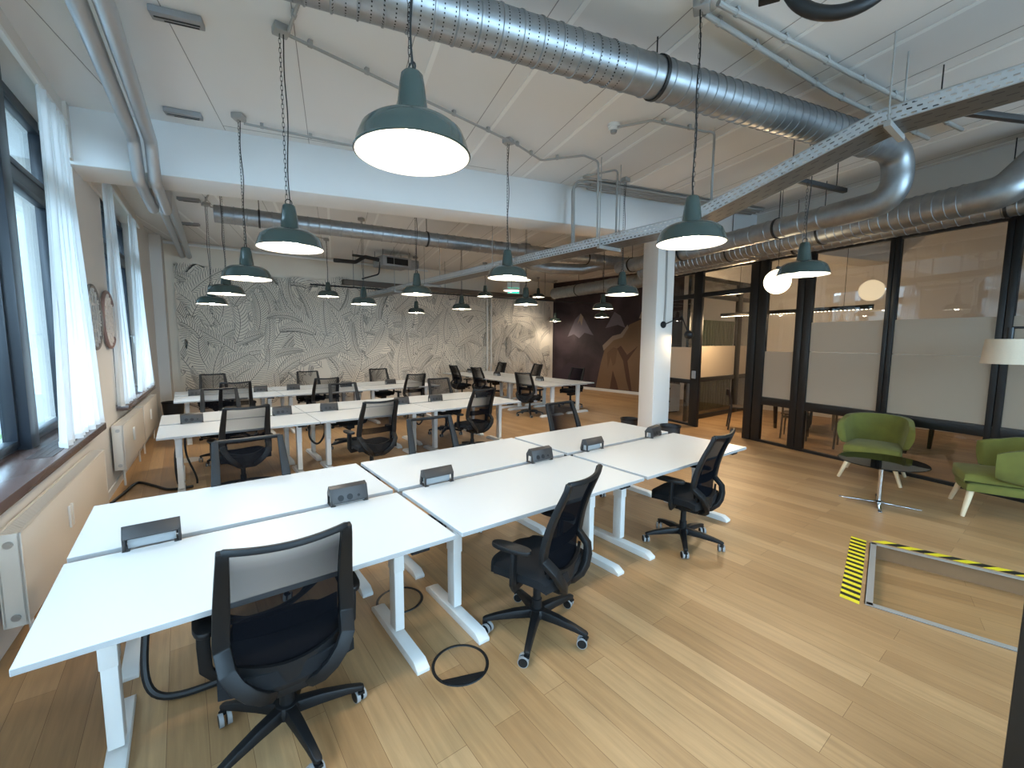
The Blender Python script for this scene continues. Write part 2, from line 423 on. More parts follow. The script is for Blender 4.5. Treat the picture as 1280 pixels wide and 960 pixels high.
# window wall
WIN = [(-8.4, -5.6), (-5.0, -.75), (-.35, 2.80), (4.02, 7.05)]  # openings before the near window are out of view, added for more daylight
SILL, HEAD = .865, 3.76
mb = MB(); T = -.36
edges = [-9.2] + [e for w in WIN for e in w] + [9.75]
for i in range(0, len(edges), 2): wbox(mb, edges[i], edges[i + 1], T, 0, 0, CEIL)
for a, b_ in WIN:
    wbox(mb, a, b_, T, 0, 0, SILL); wbox(mb, a, b_, T, 0, HEAD, CEIL)
wbox(mb, 8.78, 9.75, 0, .20, 0, CEIL)
wbox(mb, 2.62, 4.02, 0, .03, 3.45, CEIL)
struct(mb.build('wall_left', M['wall'], smooth=False), 'white window wall')
mb = MB(); wbox(mb, 2.80, 4.02, 0, .014, 0, .085); struct(mb.build('baseboard_left', M['white'], smooth=False))

def window(k, s0, s1):
    root = bpy.data.objects.new('window_%d' % k, None); COL.objects.link(root); root['kind'] = 'structure'; root.location = wl((s0 + s1) / 2, -.2, SILL)
    def add(mb, nm, m, par=root, **kw):
        o = mb.build(nm, m, **kw); o.parent = par
        if par == root: o.location = o.location - root.location
        return o
    n0, n1 = -.27, -.20
    mb = MB(); tz = 3.02
    for a, b_ in ((s0, s0 + .06), (s1 - .06, s1)): wbox(mb, a, b_, n0, n1, SILL, HEAD)
    wbox(mb, s0, s1, n0, n1, SILL, SILL + .09); wbox(mb, s0, s1, n0, n1, HEAD - .09, HEAD); wbox(mb, s0, s1, n0, n1 + .012, tz, tz + .11)
    sm = s1 - 1.26
    wbox(mb, sm - .09, sm + .09, n0, n1 + .08, SILL, HEAD)
    s2 = s0 + .95
    wbox(mb, s2 - .075, s2 + .075, n0, n1 + .012, SILL, HEAD)
    fr = add(mb, 'window_frame', M['navy'], bevel=.006)
    # casement sashes
    for a, b_ in ((s0 + .09, s2 - .075), (s2 + .075, sm - .075), (sm + .09, s1 - .06)):
        for z0, z1 in ((SILL + .09, tz), (tz + .11, HEAD - .09)):
            mb = MB(); t_ = .05
            wbox(mb, a, a + t_, n0 + .02, n1 + .02, z0, z1); wbox(mb, b_ - t_, b_, n0 + .02, n1 + .02, z0, z1)
            wbox(mb, a, b_, n0 + .02, n1 + .02, z0, z0 + t_); wbox(mb, a, b_, n0 + .02, n1 + .02, z1 - t_, z1)
            add(mb, 'sash', M['navy'], bevel=.005)
            mb = MB(); wbox(mb, a + t_ - .01, b_ - t_ + .01, -.245, -.235, z0 + t_ - .01, z1 - t_ + .01)
            add(mb, 'pane', M['glasswin'], smooth=False)
    mb = MB(); h = wl(s1 - .14, n1 + .02, 1.80)
    mb.cyl(h, h + WN * .045, .012, 12); mb.bar([h + WN * .045, h + WN * .045 - Vector((0, 0, .13))], .022, .014, ref=WN)
    add(mb, 'window_handle', M['steel'])
    # wooden sill board with a slotted grille, standing out into the room
    mb = MB(); wbox(mb, s0 - .1, s1 - .24 if k < 3 else s1, -.21, .12, SILL, SILL + .065)
    sl = add(mb, 'window_sill', M['sill'], bevel=.006)
    mb = MB(); g0, g1 = s1 - 1.75, s1 - .45
    for i in range(44):
        a = g0 + (g1 - g0) * i / 44
        wbox(mb, a, a + (g1 - g0) / 44 * .6, -.06, .07, SILL + .063, SILL + .068)
    for j in range(4): wbox(mb, g0, g1, -.06 + j * .0425, -.06 + j * .0425 + .006, SILL + .062, SILL + .0695)
    add(mb, 'sill_grille', M['grille'], smooth=False)
for k, (a, b_) in zip((4, 3, 1, 2), WIN): window(k, a, b_)

# far wall with the fern line drawing
MY = 12.6
rnd = random.Random(11)
mb = MB(); mb.box((5.5, MY + .12, CEIL / 2), (12.9, .24, CEIL))
def ribbon(P, w, y, mi=1):
    k = 0
    while k < len(P) and XMIN < P[k][0] < XMAX and ZMIN < P[k][1] < ztop(P[k][0]): k += 1
    P = P[:k]; n = k; vs = []
    if n < 2: return
    for i in range(n):
        a = P[max(i - 1, 0)]; b_ = P[min(i + 1, n - 1)]; dx, dz = b_[0] - a[0], b_[1] - a[1]; L = math.hypot(dx, dz) or 1
        ww = w * (1 if 0 < i < n - 1 else .5)
        vs += [(P[i][0] - dz / L * ww / 2, y, P[i][1] + dx / L * ww / 2), (P[i][0] + dz / L * ww / 2, y, P[i][1] - dx / L * ww / 2)]
    mb.add(vs, [(2 * i, 2 * i + 1, 2 * i + 3, 2 * i + 2) for i in range(n - 1)], mi)
XMIN, XMAX, ZMIN = -.05, 11.4, .02
def ztop(x): return 3.42 - .012 * x + .07 * math.sin(2.1 * x) + .05 * math.sin(5.3 * x + 1)
cl = lambda p: (min(max(p[0], XMIN), XMAX), min(max(p[1], ZMIN), ztop(p[0])))
def frond(x, z_, ang, L, curv, wid, nl, y, droop, style):
    pts = []; a = ang; px, pz = x, z_; N = 20
    for i in range(N + 1):
        pts.append((px, pz, a)); a += curv / N; px += math.cos(a) * L / N; pz += math.sin(a) * L / N
    def at(t):
        f = t * N; i = min(int(f), N - 1); f -= i; p, q = pts[i], pts[i + 1]
        return p[0] + (q[0] - p[0]) * f, p[1] + (q[1] - p[1]) * f, p[2]
    env = ([], [])
    leaves = []
    for sd in (0, 1):
        sg = 1 if sd else -1
        for i in range(nl):
            t = .04 + .95 * i / (nl - 1); bx, bz, ba = at(t)
            ll = wid * (math.sin(PI * (t * .86 + .12)) ** .75)
            aa = ba + sg * (1.25 - .35 * t); Q = []; qx, qz = bx, bz
            for k in range(6):
                Q.append((qx, qz)); aa += -sg * droop / 5; qx += math.cos(aa) * ll / 5; qz += math.sin(aa) * ll / 5
            env[sd].append(Q[-1]); leaves.append((Q, ba, sg, ll))
    for sd in (0, 1):                        # paper fill: hides what is drawn behind this frond
        for i in range(nl - 1):
            t0 = at(.04 + .95 * i / (nl - 1)); t1 = at(.04 + .95 * (i + 1) / (nl - 1)); e0, e1 = env[sd][i], env[sd][i + 1]
            q = [cl(t0[:2]), cl(t1[:2]), cl(e1), cl(e0)]
            mb.add([(p[0], y + .00006, p[1]) for p in q], [(0, 1, 2, 3)], 0)
    ribbon([p[:2] for p in pts], .012, y)
    for Q, ba, sg, ll in leaves:
        if style == 0: ribbon(Q, .0105, y)
        else:
            w = min(.030, ll * .16); A = []; B = []
            for k, (a_, b2) in enumerate(Q):
                o = w * math.sin(PI * min(k / 5 + .08, 1)); A.append((a_ + math.cos(ba) * o, b2 + math.sin(ba) * o)); B.append((a_ - math.cos(ba) * o, b2 - math.sin(ba) * o))
            ribbon(A, .0062, y); ribbon(B, .0062, y)
nf = 520
for i in range(nf):
    y = MY - .0008 - i * .00009
    f = i / nf
    x = rnd.uniform(-.1, 11.4)
    zc = rnd.uniform(1.9, 3.2) if i < 100 else rnd.uniform(.0, 2.7)
    if i < 100: frond(x, zc, rnd.uniform(.2, 2.9), rnd.uniform(1.2, 2.2), rnd.choice((-1, 1)) * rnd.uniform(1.0, 2.6), rnd.uniform(.32, .5), rnd.randint(24, 34), y, rnd.uniform(.5, 1.2), 0)
    else: frond(x, zc, rnd.uniform(.5, 2.6), rnd.uniform(.7, 1.5), rnd.choice((-1, 1)) * rnd.uniform(.2, 1.3), rnd.uniform(.14, .30), rnd.randint(16, 24), y, rnd.uniform(.2, 1.0), rnd.choice((0, 0, 1)))
M['paper'] = plain('mural_paper', srgb(224, 213, 196), .75, noise=.05, scale=1.5)
M['ink'] = plain('mural_ink', srgb(96, 92, 87), .8)
struct(mb.build('wall_far', [M['paper'], M['ink'], M['wall']], smooth=False, fix=False), 'far wall covered in black fern line drawings')

# dark painted wall at the far right
ra = Vector((11.52, 12.75, 0)); rb = Vector((12.02, 7.4, 0)); rd = (rb - ra).normalized(); rn = Vector((-rd.y, rd.x, 0)) * -1
if rn.x > 0: rn = -rn
rl = (rb - ra).length
def rw(a, n, h): return ra + rd * a + rn * n + Vector((0, 0, h))
mb = MB(); mb.hexa([rw(0, 0, 0), rw(rl, 0, 0), rw(rl, -.2, 0), rw(0, -.2, 0)], [rw(0, 0, CEIL), rw(rl, 0, CEIL), rw(rl, -.2, CEIL), rw(0, -.2, CEIL)])
def paint(poly, mi, lift): mb.prism_map(poly, lambda a, h, n: rw(a, n, h), 0, lift, mi)
paint([(.9, 1.9), (1.25, 2.55), (1.5, 2.75), (1.62, 2.62), (1.9, 2.2), (2.1, 1.95), (1.7, 2.05), (1.45, 1.85), (1.2, 2.0)], 1, .001)
paint([(1.35, 2.35), (1.5, 2.75), (1.62, 2.62), (1.56, 2.3), (1.47, 2.5)], 4, .002)
paint([(2.6, 2.2), (2.95, 2.75), (3.2, 2.6), (3.4, 2.2), (3.1, 2.3)], 1, .001)
paint([(.5, .6), (1.0, .95), (1.6, .8), (1.8, .3), (.6, .3)], 5, .001)
paint([(2.25, .1), (2.45, 1.0), (2.62, 1.55), (2.95, 1.85), (3.3, 1.95), (3.55, 2.3), (3.95, 2.45), (4.4, 2.3), (4.7, 1.6), (4.8, .1)], 2, .003)
paint([(2.55, 1.42), (2.95, 1.78), (3.3, 1.88), (3.52, 2.2), (3.48, 2.3), (3.22, 2.0), (2.9, 1.93), (2.5, 1.6)], 4, .004)
paint([(2.85, .1), (2.95, .75), (3.12, .35), (3.2, .1)], 3, .004)
paint([(3.1, 1.5), (3.35, 1.1), (3.5, .45), (3.62, .1), (3.72, .1), (3.6, .7), (3.52, 1.1), (3.9, 1.6), (3.5, 1.3), (3.25, 1.6)], 3, .004)
paint([(2.7, 1.35), (2.95, 1.55), (3.12, 1.5), (3.05, 1.0), (2.95, .9), (2.85, 1.2), (2.74, .8)], 6, .004)
paint([(4.0, 1.5), (4.25, 1.1), (4.3, .4), (4.4, .4), (4.38, 1.2), (4.1, 1.6)], 3, .004)
paint([(3.9, 2.5), (4.1, 3.0), (4.5, 3.15), (4.7, 2.6), (4.4, 2.35)], 4, .004)
def muralmat():
    t = NT('dark_mural'); b = t.n('BsdfPrincipled', Roughness=.7); tc = t.n('TexCoord'); nz = t.n('TexNoise', Scale=1.3, Detail=5, Distortion=.8); t.l(tc, nz, 3)
    rp = t.n('ValToRGB'); e = rp.color_ramp.elements; e[0].position = .3; e[0].color = srgb(30, 18, 22); e[1].position = .75; e[1].color = srgb(66, 50, 56); t.l(nz, rp); t.l(rp, b); t.l(b, t.out); return t.mat
struct(mb.build('wall_right', [muralmat(), plain('mural_mountain', srgb(96, 88, 96), .7, noise=.2, scale=4), plain('mural_tan', srgb(112, 86, 62), .7, noise=.12, scale=3), plain('mural_brown', srgb(74, 46, 32), .7), plain('mural_cream', srgb(138, 120, 106), .7), plain('mural_violet', srgb(54, 40, 50), .7), plain('mural_rust', srgb(98, 72, 50), .7)], smooth=False), 'dark painted mural wall')
mb = MB(); mb.hexa([rw(1.6, 0, 0), rw(rl, 0, 0), rw(rl, .03, 0), rw(1.6, .03, 0)], [rw(1.6, 0, .09), rw(rl, 0, .09), rw(rl, .03, .09), rw(1.6, .03, .09)]); struct(mb.build('baseboard_right', M['white'], smooth=False))

# remaining shell: meeting-room end wall, wall behind the camera
mb = MB(); mb.box((12.15, 1.0, CEIL / 2), (.24, 12.9, CEIL)); struct(mb.build('wall_meeting', M['wall'], smooth=False))
mb = MB()
for x0, x1, z0, z1 in ((-2.2, -.8, 0, CEIL), (6.6, 13, 0, CEIL), (-.8, 6.6, 0, .9), (-.8, 6.6, 3.7, CEIL)): mb.box(((x0 + x1) / 2, -5.1, (z0 + z1) / 2), (x1 - x0, .24, z1 - z0))
struct(mb.build('wall_near', M['wall'], smooth=False))
mb = MB()
for i in range(7): mb.box((-.76 + i * 1.22, -5.1, 2.3), (.08, .08, 2.8))
for zz in (.94, 3.0, 3.66): mb.box((2.9, -5.1, zz), (7.4, .08, .08))
w5 = struct(mb.build('window_5', M['navy'], origin=True))
mb = MB(); mb.box((2.9, -5.1, 2.3), (7.3, .01, 2.7)); rel(mb.build('pane', M['glasswin'], smooth=False), w5)
# ------------------------------------------------------------------ desks
TOP = .74
def make_desk(label, group):
    r = thing('standing_desk', label, 'desk', (0, 0, 0), 0, group)
    mb = MB(); mb.box((0, 0, TOP - .0125), (1.59, .80, .025)); mb.f and None
    mb.m = [1 if i != 1 else 0 for i in range(len(mb.f))]
    mb.build('tabletop', [M['desk'], M['edge']], r, bevel=.002, seg=1)
    for sx in (-1, 1):
        x = sx * .62
        mb = MB(); mb.box((x, 0, .40), (.055, .085, .66)); mb.box((x, 0, .58), (.062, .095, .30)); mb.box((x, 0, TOP - .04), (.06, .62, .03))
        lg = mb.build('leg', M['white'], r, bevel=.004)
        mb = MB()
        prof = [(-.35, .0), (.35, .0), (.352, .022), (.30, .05), (-.30, .05), (-.352, .022)]
        mb.prism_map(prof, lambda a, b, h: (x + h, a, b), -.036, .036)
        mb.build('foot', M['white'], lg, bevel=.003)
    mb = MB(); mb.box((0, 0, TOP - .05), (1.2, .05, .04)); mb.build('crossbar', M['white'], r, bevel=.004)
    mb = MB(); mb.box((.60, -.355, TOP - .037), (.10, .06, .024)); mb.build('height_switch', M['blackpl'], r, bevel=.004)
    return r
desk0 = make_desk('x', 'x'); used = {'d': False, 'm': False, 'c': False}
def place_desk(x, y, rz, label, group):
    if not used['d']:
        used['d'] = True; desk0.location = (x, y, 0); desk0.rotation_euler = (0, 0, rz); desk0['label'] = label; desk0['group'] = group; return desk0
    return dup(desk0, (x, y, 0), rz, label, group)
ends = ('window end', 'middle', 'aisle end')
rows = [('nearest row', 'desks of the nearest row', (.31, 1.938, 3.57), 2.34, 3.205),
        ('second row', 'desks of the second row', (.53, 2.13, 3.73), 6.11, 6.98),
        ('third row', 'desks of the third row by the fern wall', (.64, 2.24, 3.84), 9.22, 10.10)]
for nm, grp, xs, yf, yb in rows:
    for x, e in zip(xs, ends):
        place_desk(x, yf, 0, 'white standing desk at the %s of the %s, side facing the camera' % (e, nm), grp)
        place_desk(x, yb, PI, 'white standing desk at the %s of the %s, side facing the fern wall' % (e, nm), grp)
for y, e in ((8.08, 'near end'), (9.68, 'middle'), (11.28, 'fern wall end')):
    place_desk(6.84, y, -PI / 2, 'white standing desk at the %s of the turned far row, window side' % e, 'desks of the turned far row')
    place_desk(7.68, y, PI / 2, 'white standing desk at the %s of the turned far row, dark mural side' % e, 'desks of the turned far row')

# power modules standing in the gap between facing desks
def make_module(label, group):
    r = thing('power_module', label, 'power socket', (0, 0, 0), 0, group)
    prof = [(-.047, .010), (-.05, .016), (-.028, .082), (.012, .092), (.052, .05), (.046, .044), (.008, .080), (-.02, .072), (-.038, .010)]
    mb = MB(); mb.prism_map(prof, lambda a, b, h: (h, a, b * 1.28), -.108, .108); hd = mb.build('hood', M['module'], r, bevel=.003)
    for s in (-1, 1):
        mb = MB(); mb.prism_map([(-.045, 0), (-.05, .016), (-.028, .082), (.012, .092), (.045, .055), (.040, 0), (.028, 0), (.024, .045), (-.02, .045), (-.025, 0)], lambda a, b, h: (s * .108 + h, a, b * 1.28), -.006, .006)
        mb.build('side_cheek', M['module'], r, bevel=.002)
    mb = MB(); mb.box((0, -.008, .030), (.19, .05, .052)); mb.build('socket_body', M['edge'], r, bevel=.004)
    mb = MB()
    for x in (-.055, .0, .055):
        c = Vector((x, -.0415, .045)); n = Vector((0, -.949, .316))
        mb.cyl(c - n * .002, c + n * .0035, .019 if x < .05 else .009, 16)
    mb.build('socket', M['blackpl'], r)
    for s in (-1, 1): MB().box((s * .1, 0, .002), (.03, .09, .004)).build('foot', M['module'], r)
    return r
mod0 = make_module('x', 'x')
mods = [(-.17, 2.765, PI, 'window end of the nearest row'), (.79, 2.765, 0, 'nearest row, second from the window'), (1.42, 2.765, PI, 'nearest row, third from the window, hollow back showing'),
        (2.40, 2.765, 0, 'nearest row, fourth from the window'), (3.06, 2.765, PI, 'nearest row, fifth from the window, hollow back showing'), (4.02, 2.765, .2, 'aisle end of the nearest row by the bin'),
        (.05, 6.545, 0, 'window end of the second row'), (1.04, 6.545, 0, 'second row, second from the window'), (1.65, 6.545, 0, 'second row, third from the window'),
        (2.75, 6.545, 0, 'middle of the second row behind a mesh chair'), (3.35, 6.545, 0, 'second row, fifth from the window'), (4.25, 6.545, 0, 'aisle end of the second row'),
        (.16, 9.66, 0, 'window end of the third row'), (1.18, 9.66, 0, 'third row, second from the window'), (1.76, 9.66, 0, 'third row, third from the window'), (2.80, 9.66, 0, 'third row, fourth from the window'), (3.80, 9.66, 0, 'aisle end of the third row'),
        (7.26, 11.8, PI / 2, 'far end of the turned far row'), (7.26, 10.3, PI / 2, 'middle of the turned far row'), (7.26, 8.4, PI / 2, 'near end of the turned far row')]
for i, (x, y, rz, d) in enumerate(mods):
    lab = 'dark desk power socket box at the ' + d if d[0] not in 'nst' or d.startswith('near end') else 'dark desk socket box in the ' + d
    if i == 0: mod0.location = (x, y, TOP); mod0.rotation_euler = (0, 0, rz); mod0['label'] = lab; mod0['group'] = 'desk power sockets'
    else: dup(mod0, (x, y, TOP), rz, lab, 'desk power sockets')

# ------------------------------------------------------------------ mesh-back office chair (faces +Y)
def make_chair():
    r = thing('office_chair', 'x', 'chair', (0, 0, 0), 0, 'mesh back office chairs')
    def by(t): return -.205 - .135 * t + .035 * math.sin(PI * min(t * 1.1, 1))      # back curve, t 0..1 over z .46 .. 1.04
    def bz(t): return .46 + .57 * t
    def bw(t): return .238 - .022 * max(t - .25, 0) / .75 if t > .25 else .215 + .023 * (t / .25)
    def bp(x, t): return Vector((x, by(t) + .9 * x * x, bz(t)))
    # seat cushion
    mb = MB()
    def seatpt(u, v, side):
        x = (u - .5) * .50; y = -.225 + v * .47
        e = abs(2 * u - 1)
        x *= 1 - .05 * v - .10 * max(v - .8, 0) / .2
        if v > .85: y -= .05 * e ** 3
        if v < .15: y += .03 * e ** 3
        zt = .485 - .008 * math.cos((u - .5) * 5) - .028 * max(v - .7, 0) ** 2 / .09 - .02 * e ** 6 - .015 * max(.12 - v, 0) / .12
        return (x, y, zt if side else zt - .068 + .02 * e ** 4 + .012 * max(v - .8, 0) / .2)
    mb.slab(seatpt, 16, 16, .07); mb.build('seat', M['blackfab'], r, angle=60)
    mb = MB()
    mb.hexa([(-.13, -.16, .355), (.13, -.16, .355), (.12, .14, .375), (-.12, .14, .375)], [(-.21, -.20, .415), (.21, -.20, .415), (.20, .18, .42), (-.20, .18, .42)])
    mb.box((0, -.03, .345), (.13, .22, .07)); mb.build('seat_pan', M['blackpl'], r, bevel=.012)
    # back frame: stiles running down and in to the hub behind the seat
    mb = MB()
    for s in (-1, 1):
        P = [bp(s * (bw(t) - .008), t) for t in [1 - i / 14 for i in range(15)]]
        P = P[:-3] + [Vector((s * .214, -.232, .525)), Vector((s * .19, -.246, .475)), Vector((s * .15, -.25, .425)), Vector((s * .11, -.238, .385)), Vector((s * .075, -.20, .35)), Vector((s * .05, -.15, .335))]
        n = len(P)
        mb.bar(P, lambda t: .040 + .020 * math.sin(PI * min(max(t, 0), .9)), lambda t: .030 + .008 * t, ref=(0, -1, .2))
    P = [bp(-.212 + .424 * i / 12, 1.0) + Vector((0, 0, -.004 - .010 * math.cos((i / 12 - .5) * PI))) for i in range(13)]
    mb.bar(P, .026, .024, ref=(0, -1, .2))
    bf = mb.build('back_frame', M['blackpl'], r, bevel=.005)
    mb = MB()
    def meshpt(u, v):
        t = .06 + .925 * v; w = bw(t) - .014; x = (2 * u - 1) * w
        dip = .06 * (1 - (2 * u - 1) ** 2) * max(.25 - v, 0) / .25
        return bp(x, t - dip) + Vector((0, .006, 0))
    mb.grid(meshpt, 12, 18); mb.build('mesh_panel', M['mesh'], r, fix=False)
    mb = MB()
    mb.slab(lambda u, v, sd: bp((2 * u - 1) * .205, -.02 + .14 * v - .085 * (1 - (2 * u - 1) ** 2)) + Vector((0, -.004 - .018 * sd, 0)), 16, 4, .02)
    mb.build('lower_back_band', M['blackpl'], r)
    mb = MB(); mb.slab(lambda u, v, sd: bp((2 * u - 1) * .19, .27 + .13 * v) + Vector((0, .004 + .012 * sd, 0)), 10, 4, .012); mb.build('lumbar_pad', M['mesh'], r)
    mb = MB(); mb.box((0, -.155, .35), (.15, .09, .06)); mb.box((0, -.20, .385), (.19, .03, .05)); mb.build('back_bracket', M['blackpl'], r, bevel=.012)
    # arms
    for s in (-1, 1):
        mb = MB(); P = [(s * .18, .0, .40), (s * .262, .0, .392), (s * .285, -.005, .43), (s * .288, -.01, .54), (s * .285, -.012, .622)]
        mb.bar(P, .048, .024, ref=(s, 0, .3)); a = mb.build('armrest_post', M['blackpl'], r, bevel=.006)
        mb = MB(); pr = []
        for i in range(20):
            q = 2 * PI * i / 20; pr.append((s * .278 + .046 * math.cos(q) * (1 if abs(math.cos(q)) < .7 else .96), .01 + .125 * math.copysign(abs(math.sin(q)) ** .6, math.sin(q))))
        mb.prism(pr, .618, .645); mb.build('arm_pad', M['blackpl'], a, bevel=.008)
    mb = MB(); mb.cyl((.12, .06, .372), (.27, .07, .368), .008, 8); mb.tube([(.255, .068, .369), (.265, .069, .368), (.295, .071, .366), (.30, .071, .366)], lambda i, t: (.012, .02, .02, .014)[i], 10)
    mb.build('adjusting_knob', M['blackpl'], r)
    # gas column and star base
    mb = MB(); mb.lathe([(.0001, .335), (.045, .335), (.045, .30), (.024, .295), (.024, .20), (.031, .198), (.031, .075), (.0001, .075)], 20); mb.build('gas_column', M['blackpl'], r)
    base = MB(); base.lathe([(.0001, .145), (.048, .14), (.058, .12), (.056, .088), (.0001, .085)], 24)
    hub = base.build('star_base', M['blackpl'], r)
    for k in range(5):
        a = 2 * PI * k / 5; D = Vector((math.cos(a), math.sin(a), 0)); S = Vector((-D.y, D.x, 0)); Zv = Vector((0, 0, 1))
        mb = MB()
        L = [(.035, .030, .088, .140), (.14, .025, .086, .132), (.25, .021, .079, .112), (.318, .019, .072, .094), (.332, .012, .075, .088)]
        vs = []
        for d, w, z0, z1 in L: vs += [D * d - S * w + Zv * z0, D * d + S * w + Zv * z0, D * d + S * w * .8 + Zv * z1, D * d - S * w * .8 + Zv * z1]
        fs = [(0, 1, 2, 3), tuple(range(4 * len(L) - 4, 4 * len(L)))] + [(4 * i + j, 4 * i + (j + 1) % 4, 4 * i + 4 + (j + 1) % 4, 4 * i + 4 + j) for i in range(len(L) - 1) for j in range(4)]
        mb.add(vs, fs); lg = mb.build('base_leg', M['blackpl'], r, bevel=.004)
        mb = MB(); sw = a + (.9, -.7, 1.6, .3, -1.2)[k]; X = Vector((math.cos(sw), math.sin(sw), 0)); Y = Vector((-X.y, X.x, 0)); c = D * .318 - X * .018 + Zv * .030
        for s in (-1, 1):
            mb.tube([c + Y * s * .006, c + Y * s * .026], .026, 18, 0)
            ring = [c + Y * s * .016 + (X * math.cos(q) + Zv * math.sin(q)) * .027 for q in [2 * PI * i / 18 for i in range(18)]]
            mb.sweep(ring, lambda i, t: [(-.009, -.003), (.009, -.003), (.009, .003), (-.009, .003)], closed=True, mi=1, frames=lambda i: X * math.cos(2 * PI * i / 18) + Zv * math.sin(2 * PI * i / 18))
        mb.cyl(D * .318 + Zv * .055, D * .318 + Zv * .085, .008, 8); mb.box(D * .318 + Zv * .056, (.03, .03, .012), a)
        mb.build('caster', [M['blackpl'], M['greypl']], lg)
    return r
chair0 = make_chair()
CH = [  # x, y, azimuth clockwise from +Y (deg), label
 (.29, 2.05, 2, 'black mesh back office chair nearest the camera, seen from behind at the window-end desk'),
 (1.65, 1.91, -20, 'black mesh back office chair turned sideways on at the middle desk of the nearest row'),
 (3.43, 2.02, -8, 'black mesh back office chair at the aisle end of the nearest row, camera side'),
 (.36, 3.42, 180, 'black chair facing the camera behind the window-end desk of the nearest row'),
 (1.84, 3.44, 182, 'black chair facing the camera behind the middle desk of the nearest row'),
 (3.58, 3.46, 178, 'black chair facing the camera behind the nearest row, close to the white column'),
 (.49, 5.80, -8, 'black mesh back chair at the window end of the second row, back to camera'),
 (1.86, 5.42, -6, 'black mesh back chair at the middle of the second row, back to camera'),
 (3.61, 5.80, -8, 'black mesh back chair at the aisle end of the second row, back to camera'),
 (.42, 7.44, 178, 'black chair facing the camera behind the window-end desk of the second row'),
 (2.13, 7.24, 180, 'black chair facing the camera behind the middle desk of the second row'),
 (3.91, 7.20, 180, 'black chair facing the camera behind the aisle-end desk of the second row'),
 (.70, 9.02, 0, 'black mesh back chair at the window end of the third row, back to camera'),
 (2.16, 9.03, -4, 'black mesh back chair at the middle of the third row, back to camera'),
 (4.0, 9.03, -4, 'black mesh back chair at the aisle end of the third row, back to camera'),
 (.50, 10.66, 176, 'black chair against the fern wall at the window end of the third row'),
 (2.27, 10.48, 180, 'black chair against the fern wall behind the middle of the third row'),
 (3.93, 10.50, 180, 'black chair against the fern wall behind the aisle end of the third row'),
 (6.56, 11.1, 90, 'black chair on the window side of the turned far row, farthest one'),
 (6.62, 10.0, 84, 'black chair on the window side of the turned far row, middle one'),
 (6.46, 7.82, 74, 'black chair on the window side of the turned far row, nearest one'),
 (8.10, 11.6, -90, 'black chair on the dark mural side of the turned far row, farthest one'),
 (8.50, 10.28, -86, 'black chair on the dark mural side of the turned far row, middle one'),
 (8.22, 8.25, -96, 'black chair tucked under the dark mural side of the turned far row, nearest one')]
for i, (x, y, az, lab) in enumerate(CH):
    c = chair0 if i == 0 else dup(chair0, (x, y, 0))
    c.location = (x, y, 0); c.rotation_euler = (0, 0, -R(az)); c['label'] = lab
    ph = {0: 66, 1: 56, 2: -8}.get(i, (i * 37) % 72)
    for ch in kids(c):
        if ch.name.startswith('base_leg'): ch.rotation_euler = (0, 0, R(ph))
# ------------------------------------------------------------------ enamel pendant lamps
cache = {}
RIM = .225
def lampparts(zr):
    """meshes with the rim at z=0 and the ceiling at h"""
    h = round(CEIL - zr, 2)
    if h in cache: return cache[h]
    d = {}
    mb = MB()
    out = [(.226, 0), (.229, .004), (.224, .012), (.212, .05), (.196, .085), (.174, .104), (.150, .118), (.110, .126), (.066, .130)]
    inn = [(.066, .124), (.110, .120), (.148, .112), (.171, .098), (.191, .080), (.206, .048), (.219, .010), (.222, 0)]
    n = 48
    mb.lathe(out, n); o = len(out) - 1
    mb.lathe(inn, n, mi=1); mb.lathe([(.222, 0), (.226, 0)], n, mi=0)
    d['shade'] = mb.mesh('lamp_shade', [M['enamel'], M['enamelin']], angle=50, fix=False)
    mb = MB(); mb.lathe([(.072, .128), (.065, .134), (.057, .20), (.049, .265), (.043, .300), (.034, .310), (.012, .314), (.0001, .314)], 32); d['neck'] = mb.mesh('lamp_neck', M['enamel'], angle=50)
    mb = MB(); ring = [(.022 * math.cos(q), 0, .326 + .022 * math.sin(q)) for q in [2 * PI * i / 16 for i in range(16)]]; mb.tube(ring, .004, 6, closed=True); d['ring'] = mb.mesh('hanging_ring', M['chainm'])
    mb = MB(); mb.ball((0, 0, .045), .052, 20, 0, 1.15); mb.lathe([(.024, .10), (.026, .135)], 16); d['bulb'] = mb.mesh('bulb', M['lampbulb'])
    mb = MB(); z0 = .345; k = 0; L = .036
    while z0 < h - .07:
        pts = []
        for i in range(12):
            q = 2 * PI * i / 12; a = .0075 * math.cos(q); b_ = .5 * L * math.copysign(abs(math.sin(q)) ** .55, math.sin(q)) * 1.12
            pts.append((a + .012, 0, z0 + L / 2 + b_) if k % 2 == 0 else (.012, a, z0 + L / 2 + b_))
        mb.tube(pts,  .0016, 5, closed=True); z0 += L * .86; k += 1
    d['chain'] = mb.mesh('chain', M['chainm'])
    mb = MB(); P = []
    for i in range(25):
        t_ = i / 24; P.append((-.012 + .012 * math.sin(t_ * 9) * (1 - t_), .006 * math.sin(t_ * 14), .305 + (h - .05 - .305) * t_))
    mb.tube(P, .0042, 8); d['cord'] = mb.mesh('power_cord', M['cable'])
    mb = MB(); mb.box((0, 0, h - .028), (.10, .10, .054)); d['box'] = mb.mesh('ceiling_box', M['conduit'], bevel=.008)
    cache[h] = d; return d
